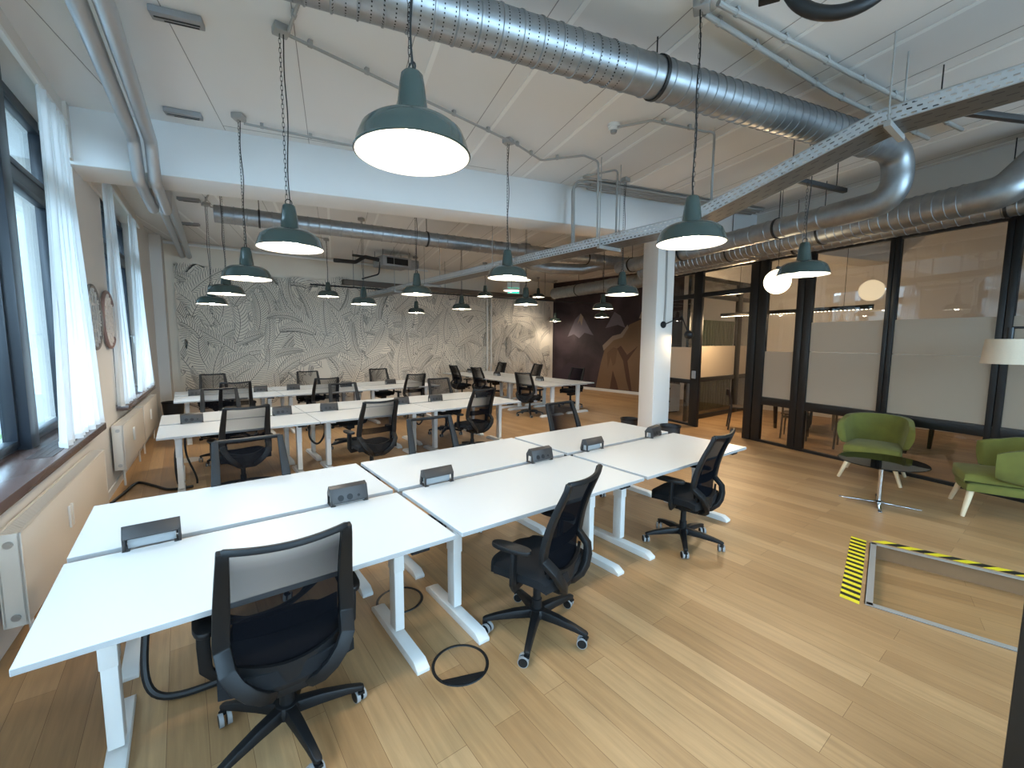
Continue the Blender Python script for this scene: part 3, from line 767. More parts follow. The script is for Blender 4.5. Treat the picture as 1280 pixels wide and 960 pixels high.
LAMPS = [
 ('A', .78, 1.69, 2.50, 'dark green enamel pendant lamp hanging closest to the camera, largest of all'),
 ('B', .68, 3.60, 2.43, 'dark green pendant lamp by the windows, nearest of the window-side line'),
 ('C', 2.96, 4.00, 2.46, 'dark green pendant lamp over the gap behind the nearest row, middle line'),
 ('D', 2.80, 1.69, 2.43, 'dark green pendant lamp in front of the white column top, over the nearest row'),
 ('E', 4.89, 1.745, 2.42, 'dark green pendant lamp overlapping the glowing globe in front of the glass partition'),
 ('F', .57, 5.20, 2.37, 'dark green pendant lamp of the window-side line, second from the camera'),
 ('G', .53, 7.16, 2.37, 'dark green pendant lamp of the window-side line, third from the camera'),
 ('H', .44, 8.80, 2.33, 'dark green pendant lamp of the window-side line, farthest and lowest'),
 ('I', 2.64, 10.2, 2.70, 'small dark pendant lamp hung high before the fern drawing, left of the air unit'),
 ('J', 2.72, 8.12, 2.41, 'dark green pendant lamp over the third row, below the ceiling air unit'),
 ('K', 2.82, 6.06, 2.43, 'dark green pendant lamp over the middle of the second row'),
 ('L', 5.06, 10.93, 2.48, 'small dark pendant lamp low before the fern wall, under the second-row lamp'),
 ('M', 5.19, 8.78, 2.47, 'dark pendant lamp beside the bright fern wall patch, beyond the cable tray'),
 ('N', 6.98, 10.5, 3.00, 'small pendant lamp hung high above the turned far row by the exit sign'),
 ('O', 5.10, 6.32, 2.42, 'dark green pendant lamp just below the exit sign'),
 ('P', 10.0, 11.7, 3.26, 'small pendant lamp hung high to one side of the exit sign, near the dark mural'),
 ('Q', 11.0, 11.9, 2.46, 'tiny far pendant lamp in the corner where fern wall meets dark mural'),
 ('R', 4.89, 3.95, 2.40, 'green pendant lamp in front of the dark mural, the brightest one there'),
 ('S', 7.31, 6.40, 2.45, 'dim pendant lamp in front of the dark mural, just below the brightest one'),
 ('T', 10.1, 8.88, 2.46, 'far pendant lamp before the dark mural, lowest of the three there')]
for nm, x, y, zr, lab in LAMPS:
    d = lampparts(zr)
    r = thing('pendant_lamp', lab, 'lamp', (x, y, round(CEIL - round(CEIL - zr, 2), 2)), rnd.uniform(0, 6), 'green enamel pendant lamps')
    def put(key, name, par):
        o = bpy.data.objects.new(name, d[key]); COL.objects.link(o); o.parent = par; return o
    sh = put('shade', 'lamp_shade', r); put('neck', 'lamp_neck', r); put('ring', 'hanging_ring', r); put('chain', 'chain', r); put('cord', 'power_cord', r); put('box', 'ceiling_box', r); put('bulb', 'bulb', r)
    L = bpy.data.lights.new('lamp_light', 'SPOT'); L.energy = 36; L.color = (1, .86, .68); L.shadow_soft_size = .10; L.spot_size = R(150); L.spot_blend = .5
    o = bpy.data.objects.new('lamp_light', L); COL.objects.link(o); o.parent = r; o.location = (0, 0, -.02)
# ------------------------------------------------------------------ glazed partition and rooms behind it
AP = R(12.8); PD_ = Vector((-math.sin(AP), -math.cos(AP), 0)); PN = Vector((-PD_.y, PD_.x, 0)) * -1; PO = Vector((8.17, 3.71, 0))
if PN.x > 0: PN = -PN                    # towards the desks
def pp(s, n, h): return PO + PD_ * s + PN * n + Vector((0, 0, h))
def pbox(mb, s0, s1, n0, n1, z0, z1, mi=0):
    return mb.hexa([pp(s0, n0, z0), pp(s1, n0, z0), pp(s1, n1, z0), pp(s0, n1, z0)], [pp(s0, n0, z1), pp(s1, n0, z1), pp(s1, n1, z1), pp(s0, n1, z1)], mi)
HT = 3.18
root = thing('glass_partition', 'black steel framed glass partition with frosted bands in front of the meeting room', 'partition', pp(2, 0, 0))
def part(mb, nm, m, par=root, **k): return rel(mb.build(nm, m, **k), root) if par == root else None
posts = [(.0, .155), (.175, .335), (.84, .955), (.965, 1.085), (2.05, 2.105), (2.112, 2.17), (3.14, 3.20), (3.207, 3.27), (4.25, 4.37), (5.35, 5.47), (6.45, 6.57), (7.55, 7.67)]
for a, b_ in posts:
    mb = MB(); pbox(mb, a, b_, -.035, .035, 0, HT); part(mb, 'post', M['blackmet'], bevel=.004)
for nm, z0, z1 in (('bottom_rail', 0, .045), ('middle_rail', .67, .805), ('top_rail', HT - .05, HT)):
    mb = MB(); pbox(mb, .335, 7.6, -.03, .03, z0, z1); part(mb, nm, M['blackmet'], bevel=.004)
bays = [(.335, .84, 1.60), (1.085, 2.05, 2.07), (2.17, 3.14, 2.07), (3.27, 4.25, 2.07), (4.37, 5.35, 2.07), (5.47, 6.45, 2.07), (6.57, 7.55, 2.07)]
for a, b_, zt in bays:
    for z0, z1 in ((.045, .67), (.805, HT - .05)):
        mb = MB(); pbox(mb, a, b_, -.006, .006, z0, z1); part(mb, 'glass_pane', M['glasspart'], smooth=False)
    cuts = [(.81, 1.608), (1.615, zt)] if zt > 1.7 else [(.81, zt)]
    for z0, z1 in cuts:
        mb = MB(); pbox(mb, a, b_, .0075, .0085, z0, z1); part(mb, 'frosted_film', M['frost'], smooth=False)
# opening: door frame, transom, side panel towards the column
mb = MB(); root2 = thing('glass_door_frame', 'black framed glass side panel and transom between the white column and the meeting-room opening', 'door frame', pp(-1.2, 0, 0))
def part2(mb, nm, m, **k): return rel(mb.build(nm, m, **k), root2)
for a, b_ in ((-1.27, -1.06), (-2.75, -2.65)):
    mb = MB(); pbox(mb, a, b_, -.035, .035, 0, HT); part2(mb, 'post', M['blackmet'], bevel=.004)
mb = MB(); pbox(mb, -2.65, 0, -.03, .03, 2.64, 2.735); part2(mb, 'transom', M['blackmet'], bevel=.004)
mb = MB(); pbox(mb, -2.65, 0, -.03, .03, HT - .05, HT); part2(mb, 'top_rail', M['blackmet'], bevel=.004)
mb = MB(); pbox(mb, -2.65, -1.27, -.03, .03, .88, .97); part2(mb, 'middle_rail', M['blackmet'], bevel=.004)
mb = MB(); pbox(mb, -2.65, -1.27, -.03, .03, 0, .045); part2(mb, 'bottom_rail', M['blackmet'], bevel=.004)
for a, b_, z0, z1 in ((-2.65, -1.27, .045, .88), (-2.65, -1.27, .97, 2.64), (-2.65, -1.27, 2.735, HT - .05), (-1.06, 0, 2.735, HT - .05)):
    mb = MB(); pbox(mb, a, b_, -.006, .006, z0, z1); part2(mb, 'glass_pane', M['glasspart'], smooth=False)
mb = MB(); pbox(mb, -2.65, -1.27, .0075, .0085, .97, 1.64); part2(mb, 'frosted_film', M['frost'], smooth=False)
mb = MB(); pbox(mb, -1.22, -1.12, .035, .055, 1.0, 1.16); part2(mb, 'card_reader', M['greypl'], bevel=.006)
# wall above the glass
mb = MB(); pbox(mb, -2.75, 8.8, -.07, .07, HT, CEIL); struct(mb.build('wall_bulkhead', M['wall'], smooth=False))

# glazed cross wall at the back of the opening
r3 = thing('cross_partition', 'black framed glass cross wall seen through the opening beside the column', 'partition', (10.5, 5.25, 0))
def part3(mb, nm, m, **k): return rel(mb.build(nm, m, **k), r3)
def xb(x0, x1, z0, z1, t=.03, y=5.25): return MB().box(((x0 + x1) / 2, y, (z0 + z1) / 2), (x1 - x0, 2 * t, z1 - z0))
for a, b_ in ((8.75, 8.85), (10.86, 11.08), (11.9, 12.02)): part3(xb(a, b_, 0, 3.2, .035), 'post', M['blackmet'], bevel=.004)
for nm, z0, z1 in (('bottom_rail', 0, .10), ('middle_rail', .85, .94), ('transom', 2.74, 2.84), ('top_rail', 3.12, 3.2)): part3(xb(8.85, 11.95, z0, z1), nm, M['blackmet'], bevel=.004)
for a, b_ in ((8.85, 10.86), (11.08, 11.9)):
    for z0, z1 in ((.10, .85), (.94, 2.74), (2.84, 3.12)): part3(xb(a, b_, z0, z1, .006), 'glass_pane', M['glasspart'], smooth=False)
    part3(xb(a, b_, .95, 1.66, .0005, 5.24), 'frosted_film', M['frost'], smooth=False)
mb = MB(); mb.box((10.4, 5.25, (3.2 + CEIL) / 2), (3.4, .12, CEIL - 3.2)); struct(mb.build('wall_crosswall', M['wall'], smooth=False))
# green panelled wall of the far room, white drawer cabinet
mb = MB(); mb.box((10.95, 5.85, 1.15), (1.95, .08, 2.3))
for i in range(15): mb.box((10.04 + i * .129, 5.80, 1.15), (.05, .03, 2.26))
tag(mb.build('green_screen', M['greenwall'], bevel=.01, origin=True), 'dark green slatted screen seen through the glass cross wall', 'screen')
r4 = thing('drawer_cabinet', 'low white drawer cabinet behind the glass side panel next to the column', 'cabinet', (9.5, 6.35, 0), -.25)
mb = MB(); mb.box((0, 0, .36), (.8, .45, .66)); mb.build('body', M['white'], r4, bevel=.006)
for i in range(2):
    mb = MB(); mb.box((0, -.232, .21 + .32 * i), (.76, .02, .29)); dr = mb.build('drawer', M['white'], r4, bevel=.005)
    mb = MB(); mb.box((0, -.247, .29 + .32 * i), (.12, .014, .03)); mb.build('handle', M['blackpl'], dr, bevel=.003)
mb = MB(); mb.box((0, .01, .015), (.74, .38, .03)); mb.build('plinth', M['blackpl'], r4)

# meeting table and chairs behind the glass
tb = thing('meeting_table', 'dark wooden meeting table behind the frosted glass', 'table', (9.75, 2.6, 0), R(-13))
mb = MB(); mb.box((0, 0, .725), (1.0, 2.4, .03)); mb.build('tabletop', M['darkwood'], tb, bevel=.006)
for sx in (-1, 1):
    for sy in (-1, 1):
        mb = MB(); mb.hexa([(sx * .38 - .022, sy * 1.08 - .022, 0), (sx * .38 + .022, sy * 1.08 - .022, 0), (sx * .38 + .022, sy * 1.08 + .022, 0), (sx * .38 - .022, sy * 1.08 + .022, 0)],
                           [(sx * .40 - .035, sy * 1.1 - .035, .71), (sx * .40 + .035, sy * 1.1 - .035, .71), (sx * .40 + .035, sy * 1.1 + .035, .71), (sx * .40 - .035, sy * 1.1 + .035, .71)]); mb.build('leg', M['darkwood'], tb, bevel=.004)
def make_dining():
    r = thing('meeting_chair', 'x', 'chair', (0, 0, 0), 0, 'dark wooden meeting chairs')
    mb = MB(); mb.slab(lambda u, v, sd: ((u - .5) * (.44 - .04 * v), -.21 + .42 * v, .445 + .018 * sd - .012 * math.sin(PI * u) * math.sin(PI * v)), 8, 8, .02); mb.build('seat', M['darkwood'], r)
    for sx in (-1, 1):
        mb = MB(); mb.tube([(sx * .19, .20, 0), (sx * .18, .18, .45)], lambda i, t: .013 + .006 * t, 10); mb.build('leg', M['darkwood'], r)
        mb = MB(); mb.tube([(sx * .20, -.24, 0), (sx * .19, -.19, .45), (sx * .19, -.21, .62), (sx * .195, -.26, .82)], lambda i, t: .016, 10); mb.build('leg', M['darkwood'], r)
    mb = MB(); mb.slab(lambda u, v, sd: ((u - .5) * .40, -.255 - .04 * math.sin(PI * u) + .018 * sd, .68 + .13 * v), 10, 3, .018); mb.build('backrest', M['darkwood'], r)
    mb = MB(); mb.bar([(-.18, .18, .40), (.18, .18, .40)], .02, .045); mb.bar([(-.19, -.19, .40), (.19, -.19, .40)], .02, .045); mb.build('seat_rail', M['darkwood'], r)
    return r
dc0 = make_dining()
for i, (x, y, az, lab) in enumerate([(8.95, 4.12, 150, 'dark wooden chair standing in the opening at the head of the meeting table'), (8.98, 3.15, 76, 'dark wooden chair behind the narrow frosted pane'),
    (8.78, 2.25, 80, 'dark wooden chair behind the wide frosted pane, second along the table'), (10.5, 3.2, -104, 'dark wooden chair on the far side of the meeting table, nearer the opening'), (10.35, 2.3, -104, 'dark wooden chair on the far side of the meeting table, away from the opening')]):
    c = dc0 if i == 0 else dup(dc0, (0, 0, 0)); c.location = (x, y, 0); c.rotation_euler = (0, 0, -R(az)); c['label'] = lab
# long black LED light over the meeting table
q0, q1 = Vector((9.35, 4.85, 2.33)), Vector((8.75, 2.1, 2.33))
r5 = thing('linear_light', 'long black pendant light with a row of glowing dots behind the glass', 'lamp', (q0 + q1) / 2)
def part5(mb, nm, m, **k): return rel(mb.build(nm, m, **k), r5)
mb = MB(); mb.bar([q0, q1], .05, .07); part5(mb, 'housing', M['blackmet'], bevel=.004)
mb = MB(); n = 46
for i in range(n):
    p = q0.lerp(q1, (i + .5) / n); mb.cyl(p - Vector((0, 0, .039)), p - Vector((0, 0, .033)), .014, 8)
part5(mb, 'led_strip', M['led'])
for t_ in (.15, .85):
    p = q0.lerp(q1, t_); mb = MB(); mb.cyl(p + Vector((0, 0, .03)), Vector((p.x, p.y, CEIL)), .004, 6); part5(mb, 'wire', M['cable'])
# glowing globe hanging in front of the partition
gp = Vector((6.75, 2.72, 2.61)); r6 = thing('globe_lamp', 'glowing round globe lamp hanging in front of the glass partition', 'lamp', gp - Vector((0, 0, .17)))
def part6(mb, nm, m, **k): return rel(mb.build(nm, m, **k), r6)
mb = MB(); mb.ball(gp, .17, 28); part6(mb, 'globe', M['globe'])
mb = MB(); mb.lathe([(.03, .16), (.03, .20), (.008, .22)], 16, gp); part6(mb, 'fitting', M['blackmet'])
mb = MB(); mb.cyl(gp + Vector((0, 0, .21)), (gp.x, gp.y, CEIL), .004, 8); part6(mb, 'cord', M['cable'])
def plight(nm, loc, e, col, rad=.15):
    L = bpy.data.lights.new(nm, 'POINT'); L.energy = e; L.color = col; L.shadow_soft_size = rad; o = bpy.data.objects.new(nm, L); COL.objects.link(o); o.location = loc; return o
for i in range(3):
    p = q0.lerp(q1, .12 + .38 * i); plight('led_light', p - Vector((0, 0, .12)), (110, 10, 6)[i], (1, .72, .42), .12)
# ------------------------------------------------------------------ ducts
def arc(p, q, r_, n=10):
    """fillet corners of a polyline p (list of points) with radius r_"""
    out = [Vector(p[0])]
    for i in range(1, len(p) - 1):
        a, b, c = Vector(p[i - 1]), Vector(p[i]), Vector(p[i + 1]); d0 = (a - b).normalized(); d1 = (c - b).normalized()
        ang = d0.angle(d1); t = min(r_ / math.tan(ang / 2), (a - b).length * .49, (c - b).length * .49); s, e = b + d0 * t, b + d1 * t
        for k in range(n + 1):
            f = k / n; out.append((s * (1 - f) + b * f) * (1 - f) + (b * (1 - f) + e * f) * f)
    out.append(Vector(p[-1])); return out
def straight(mb, p, q, r, pitch=.11, n=28):
    p, q = Vector(p), Vector(q); L = (q - p).length; P = []; RR = []
    k = max(2, int(L / pitch)); st = L / k
    for i in range(k):
        for f, dr in ((.0, .0), (.44, .0), (.465, .006), (.535, .006), (.56, .0)):
            P.append(p.lerp(q, (i + f) / k)); RR.append(r + dr)
    P.append(q); RR.append(r)
    mb.tube(P, lambda i, t: RR[i], n)
def smoothpipe(mb, pts, r, n=28): mb.tube(pts, r, n)
def clamp(root, fn, p, d, r, top=None, off=0):
    d = Vector(d).normalized(); S = Vector((-d.y, d.x, 0)).normalized(); Z = S.cross(d) * (1 if S.cross(d).z > 0 else -1)
    mb = MB(); ring = [Vector(p) + (S * math.cos(q) + Z * math.sin(q)) * (r + .006) for q in [2 * PI * i / 28 for i in range(28)]]
    mb.sweep(ring, lambda i, t: [(-.013, -.004), (.013, -.004), (.013, .006), (-.013, .006)], closed=True, frames=lambda i: S * math.cos(2 * PI * i / 28) + Z * math.sin(2 * PI * i / 28))
    if top: mb.cyl(Vector(p) + Vector((0, 0, r)), (p[0], p[1], top), .0055, 6)
    fn(mb, 'hanger', M['cable'])
D0 = R(14.4); DU = Vector((math.cos(D0), -math.sin(D0), 0)); DP = Vector((1.76, 2.34, 3.67))
def dpt(x): return DP + DU * ((x - DP.x) / DU.x)
DR = .135
rt = thing('ventilation_duct', 'large perforated spiral duct under the ceiling that bends down by the glass partition', 'duct', dpt(2.6))
f = lambda mb, nm, m, **k: rel(mb.build(nm, m, **k), rt)
mb = MB(); straight(mb, dpt(.15), dpt(2.52), DR, .13, 32); f(mb, 'perforated_section', M['ductp'], angle=20)
mb = MB(); straight(mb, dpt(2.52), dpt(3.02), DR, .16, 32); f(mb, 'plain_section', M['duct'], angle=20)
mb = MB(); straight(mb, dpt(3.02), dpt(5.35), DR, .085, 32); f(mb, 'spiral_section', M['duct'], angle=20)
end = dpt(5.82); d1a = Vector((6.03, 1.03, 3.2))
q1_ = Vector((6.27, 1.62, 3.2)); dd = V
corner2 = Vector((end.x, end.y, 3.2))
path = arc([dpt(5.35), end, corner2, corner2 + V * .62], None, .26, 9)
mb = MB(); smoothpipe(mb, path, DR - .004, 32); f(mb, 'elbow', M['duct'], angle=20)
mb = MB(); straight(mb, corner2 + V * .60, corner2 + V * 4.6, DR - .012, .22, 28); f(mb, 'lower_run', M['duct'], angle=20)
for x in (2.86, 0.4): clamp(rt, f, dpt(x), DU, DR, CEIL)
for t_ in (1.25, 2.9, 4.2): clamp(rt, f, corner2 + V * t_, V, DR - .012, CEIL)
# two more ducts running along the partition
rt2 = thing('ventilation_duct', 'thick shiny duct along the glass partition that bends up at the right', 'duct', (6.85, 1.27, 3.3))
f2 = lambda mb, nm, m, **k: rel(mb.build(nm, m, **k), rt2)
b2 = Vector((6.85, 1.27, 3.28)); e2 = b2 - V * .40
mb = MB(); straight(mb, b2 + V * 4.9, e2, .165, .10, 32); f2(mb, 'straight_run', M['duct'], angle=20)
mb = MB(); smoothpipe(mb, arc([e2, e2 - V * .26, e2 - V * .46 + U * .36 + Vector((0, 0, .44)), e2 - V * .50 + U * .44 + Vector((0, 0, .66))], None, .36, 9), .163, 32); f2(mb, 'elbow', M['duct'], angle=20)
for t_ in (1.1, 2.6): clamp(rt2, f2, b2 + V * t_, V, .165, CEIL)
rt3 = thing('ventilation_duct', 'thin lower duct running close above the glass partition top rail', 'duct', (7.4, 1.4, 3.24))
f3 = lambda mb, nm, m, **k: rel(mb.build(nm, m, **k), rt3)
b3 = pp(2.1, .235, 3.245)
mb = MB(); straight(mb, pp(-2.6, .235, 3.245), pp(6.5, .235, 3.245), .115, .12, 28); f3(mb, 'straight_run', M['duct'], angle=20)
for s in (.9, 3.2): clamp(rt3, f3, pp(s, .235, 3.245), PD_, .115, CEIL)
# second bay duct
rt4 = thing('ventilation_duct', 'long thin spiral duct under the ceiling beyond the beam', 'duct', (1.5, 8.2, 3.6))
f4 = lambda mb, nm, m, **k: rel(mb.build(nm, m, **k), rt4)
s0, s1 = Vector((.36, 7.72, 3.56)), None
s0 = uv(-1.52, 7.5, 3.53); s1 = uv(9.5, 7.5 + .12 * 11, 3.53)
mb = MB(); straight(mb, s0, s1, .12, .16, 24); f4(mb, 'spiral_section', M['duct'], angle=20)
for t_ in (.05, .28, .6): clamp(rt4, f4, s0.lerp(s1, t_), s1 - s0, .12, CEIL)
# duct ends over the dark mural
rt5 = thing('ventilation_duct', 'short thick duct stub over the dark mural', 'duct', (9.5, 7.8, 3.2))
f5 = lambda mb, nm, m, **k: rel(mb.build(nm, m, **k), rt5)
a5, b5 = Vector((9.75, 10.6, 3.28)), Vector((9.3, 6.6, 3.28))
mb = MB(); straight(mb, a5, b5, .17, .3, 28); f5(mb, 'straight_run', M['duct'], angle=20); clamp(rt5, f5, a5.lerp(b5, .3), b5 - a5, .17, CEIL); clamp(rt5, f5, a5.lerp(b5, .8), b5 - a5, .17, CEIL)
rt6 = thing('ventilation_duct', 'zigzag foil duct between cable tray and the white column', 'duct', (7.4, 7.6, 3.4))
f6 = lambda mb, nm, m, **k: rel(mb.build(nm, m, **k), rt6)
mb = MB(); smoothpipe(mb, arc([(6.35, 7.9, CEIL - .02), (6.35, 7.9, 3.52), (6.75, 7.55, 3.40), (7.45, 7.2, 3.40), (7.75, 6.95, 3.50), (8.9, 6.2, 3.62)], None, .2, 6), .12, 24); f6(mb, 'flexible_section', M['duct'], angle=20)

# ------------------------------------------------------------------ slotted cable tray
TX0, TX1 = 4.16, 4.46
tr_ = thing('cable_tray', 'long slotted metal cable tray crossing the whole room and stepping up near the camera', 'cable tray', (4.3, 5, 3.0))
f7 = lambda mb, nm, m, **k: rel(mb.build(nm, m, **k), tr_)
runs = [('tray_section', (12.3, 2.93), (2.62, 2.93)), ('sloping_section', (2.62, 2.93), (1.06, 3.35)), ('upper_section', (1.06, 3.35), (-4.6, 3.35))]
for nm, (y0, z0), (y1, z1) in runs:
    mb = MB(); L = math.hypot(y1 - y0, z1 - z0); h = .105
    def face(p, q, r_, s, v0, v1): mb.add([p, q, r_, s], [(0, 1, 2, 3)], 0, [((0, v0), (L, v0), (L, v1), (0, v1))])
    face((TX0, y0, z0), (TX0, y1, z1), (TX0, y1, z1 + h), (TX0, y0, z0 + h), 0, 3)
    f7(mb, nm, M['tray'], smooth=False, fix=False)
    mb = MB(); dn = Vector((0, 0, .002)); a_, b_ = Vector((TX0, y0, z0)), Vector((TX0, y1, z1)); W_ = Vector((TX1 - TX0, 0, 0))
    mb.hexa([a_ - dn, b_ - dn, b_ + W_ - dn, a_ + W_ - dn], [a_, b_, b_ + W_, a_ + W_])
    hh = Vector((0, 0, h)); e_ = Vector((.002, 0, 0)); mb.hexa([a_ + W_, b_ + W_, b_ + W_ + e_, a_ + W_ + e_], [a_ + W_ + hh, b_ + W_ + hh, b_ + W_ + e_ + hh, a_ + W_ + e_ + hh])
    n_ = int(L / .11)
    for i_ in range(n_):
        for k_ in range(3):
            c_ = a_.lerp(b_, (i_ + .25 + .5 * (k_ % 2)) / n_) + W_ * (.22 + .28 * k_) - dn * 1.6; d_ = (b_ - a_).normalized() * .028; x_ = Vector((.006, 0, 0)); mb.add([c_ - d_ - x_, c_ + d_ - x_, c_ + d_ + x_, c_ - d_ + x_], [(0, 1, 2, 3)], 1)
    f7(mb, 'tray_bottom', [M['traymetal'], M['module']], smooth=False)
    mb = MB()
    for x in (TX0, TX1): mb.bar([(x, y0, z0 + h), (x, y1, z1 + h)], .012, .006); mb.bar([(x, y0, z0), (x, y1, z1)], .006, .006)
    f7(mb, 'tray_lip', M['steel'], smooth=False)
for y, z0 in ((4.43 * .835, 2.93), (1.0, 3.35), (2.5, 2.95), (6.0, 2.93), (8.5, 2.93), (10.1, 2.93), (-1.6, 3.35)):
    mb = MB(); mb.box(((TX0 + TX1) / 2, y, z0 - .022), (TX1 - TX0 + .1, .04, .04))
    for x in (TX0 - .03, TX1 + .03): mb.cyl((x, y, z0 - .02), (x, y, CEIL), .0055, 6)
    f7(mb, 'hanger', M['conduit'])
mb = MB()
for i in range(5): mb.tube([(TX0 + .05 + .05 * i, 12.2 - 1.5 * k, 2.955 + .012 * ((i + k) % 2)) for k in range(7)], .011, 6)
f7(mb, 'cables', M['cable'])

# ------------------------------------------------------------------ heating pipes along the window wall
for off, nm in ((.0, 'outer'), (.125, 'inner')):
    def hp(y, z): s = (y - 3.3) / WD.y; return wl(s, .53 + off, z)
    mb = MB(); smoothpipe(mb, arc([hp(-4, 3.62), hp(5.55, 3.62), hp(5.75, 3.30), hp(6.95, 3.30), hp(7.15, 3.62), hp(12.55, 3.62)], None, .12, 6), .052, 18)
    o = mb.build('heating_pipe', M['pipe'], origin=True); tag(o, 'silver pipe along the window-side ceiling, %s of the pair' % ('one nearer the windows' if nm == 'outer' else 'one nearer the desks'), 'pipe', 'silver pipes over the windows')
for i, (x, y) in enumerate([(-.02, 3.91), (.02, 5.47), (.10, 8.7), (.14, 10.5)]):
    r = thing('ceiling_vent', 'small grey slot fitting on the ceiling next to the silver pipes, %s' % ('nearest of four', 'second of four', 'third of four', 'farthest of four')[i], 'vent', (x + .12, y, CEIL), -A15, 'grey slot fittings on the ceiling')
    mb = MB(); mb.box((0, 0, -.022), (.30, .10, .044)); mb.build('housing', M['greypl'], r, bevel=.006)
    mb = MB(); mb.box((0, 0, -.045), (.26, .012, .004)); mb.box((.02, .03, -.045), (.2, .01, .004)); mb.build('slot', M['blackpl'], r)

# ------------------------------------------------------------------ conduits on the ceiling
def conduit(pts, lab, r=.012, rad=.08, clips=True):
    P = arc([Vector((p[0], p[1], p[2] if len(p) > 2 else CEIL - .042)) for p in pts], None, rad, 5)
    root = thing('conduit', lab, 'conduit', P[0])
    mb = MB(); mb.tube(P, r, 10); rel(mb.build('pipe', M['conduit']), root)
    L = sum((P[i + 1] - P[i]).length for i in range(len(P) - 1)); 
    for i in range(len(P) - 1):
        s = (P[i + 1] - P[i]); l = s.length
        if l > .35 and abs(s.z) < .1:
            for k in range(int(l / .55) + 1):
                p = P[i] + s * ((k + .35) / (int(l / .55) + 1)); d = s.normalized(); mb = MB(); mb.tube([p - d * .014, p + d * .014], r + .005, 8); mb.box(p + Vector((0, 0, .020)), (.03, .03, .03), math.atan2(d.y, d.x)); rel(mb.build('clip', M['conduit']), root)
conduit([(.72, 3.6), (2.92, 3.95)], 'grey conduit between the ceiling boxes of the window-side and middle lamps')
conduit([(.72, 3.55), (.72, -2)], 'grey conduit from the window-side lamp box towards the camera')
conduit([(2.98, 3.95), (3.55, 4.13), (3.85, 3.72), (4.11, 3.73), (4.11, 3.72, 3.0)], 'grey conduit from the middle lamp box that drops to the cable tray', rad=.06)
conduit([(4.49, 3.75, 3.0), (4.49, 3.75), (4.3, 4.25), (4.86, 4.0)], 'grey conduit rising from the cable tray to the ceiling lamp box beside it', rad=.06)
conduit([(2.86, 1.70), (4.6, 1.52), (6.4, 1.2)], 'lower grey conduit of the pair leaving the ceiling box at the front', .019)
conduit([(2.84, 1.60), (4.4, 1.33), (6.4, .95)], 'upper grey conduit of the pair leaving the ceiling box at the front', .019)
conduit([(2.74, 1.66), (2.45, .2), (2.45, -3)], 'grey conduit from the front ceiling box towards the camera')
conduit([(3.62, 3.05), (3.78, 2.75), (4.42, 2.55), (4.49, 2.5), (4.49, 2.5, 3.1)], 'grey conduit from the smoke detector dropping to the cable tray', rad=.06)
conduit([(.42, 8.6), (.50, 7.2)], 'grey conduit between two window-side lamp boxes beyond the beam')
conduit([(.58, 7.2), (3.4, 7.0)], 'grey conduit beyond the beam running from the window-side box along the duct')
conduit([(.62, 5.28), (2.4, 5.0)], 'short grey conduit at the second window-side lamp box')
conduit([(.5, 8.85), (2.6, 10.1)], 'grey conduit beyond the beam behind the small high lamp')
rs = thing('smoke_detector', 'white smoke detector on the ceiling between duct and cable tray', 'smoke detector', (3.62, 3.09, CEIL))
mb = MB(); mb.lathe([(.0001, -.06), (.045, -.058), (.052, -.045), (.052, -.03), (.062, -.028), (.064, 0)], 24); mb.build('body', M['white'], rs)
mb = MB(); mb.lathe([(.0001, -.085), (.028, -.084), (.034, -.06)], 18); mb.build('sensor_head', M['greypl'], rs)
# flat bundle of conduits under the ceiling along the beam face
rb_ = thing('conduit_bundle', 'flat bundle of metal conduits along the beam top bending down to the cable tray', 'conduit', uv(4, 5.5, CEIL))
for i in range(4):
    v = 5.30 + .075 * i; x0 = 3.05 + .06 * i
    top = [uv(6.6, v, CEIL - .036), uv(3.32 + .02 * i, v, CEIL - .036)]
    if i % 2 == 0: top += [uv(3.02 + .035 * i, v - .02, CEIL - .06), uv(3.02 + .035 * i, v - .05, 3.05)]
    mb = MB(); mb.tube(arc(top, None, .22, 7), .019, 10); rel(mb.build('pipe', M['conduit']), rb_)
mb = MB(); mb.hexa([p + Vector((0, 0, CEIL - .018)) for p in (uv(3.4, 5.26), uv(6.6, 5.26), uv(6.6, 5.58), uv(3.4, 5.58))], [p + Vector((0, 0, CEIL - .007)) for p in (uv(3.4, 5.26), uv(6.6, 5.26), uv(6.6, 5.58), uv(3.4, 5.58))]); rel(mb.build('backing_plate', M['steel'], smooth=False), rb_)

# dark sprinkler pipes, trunking and rods near the fern wall
mb = MB(); mb.tube(arc([(2.5, 11.2, 3.05), (7.5, 11.0, 3.05), (10.9, 9.9, 2.98)], None, .3), .02, 10)
for x, y in ((3.5, 11.16), (6.0, 11.06), (9.2, 10.45)): mb.cyl((x, y, 3.05), (x, y, CEIL), .005, 6)
tag(mb.build('sprinkler_pipe', M['cable'], origin=True), 'thin dark pipe across the far bay before the fern wall', 'pipe')
mb = MB(); mb.box((7.5, 12.43, 3.32), (7.8, .2, .14)); tag(mb.build('cable_trunking', plain('brown_trunking', srgb(96, 84, 72), .6), bevel=.01, origin=True), 'dark brown trunking along the top of the fern wall', 'trunking')
mb = MB(); mb.cyl((-.2, 12.53, 3.88), (6.2, 12.53, 3.88), .03, 10); tag(mb.build('wall_pipe', M['white'], origin=True), 'white pipe along the ceiling edge over the fern wall', 'pipe')
for x, lab in ((8.40, 'white vertical pipe on the fern wall, one nearer the windows'), (8.56, 'white vertical pipe on the fern wall, one nearer the dark mural')):
    mb = MB(); mb.cyl((x, 12.50, 0), (x, 12.50, 3.26), .035, 12); tag(mb.build('wall_pipe', M['wall'], origin=True), lab, 'pipe', 'white pipes down the fern wall')
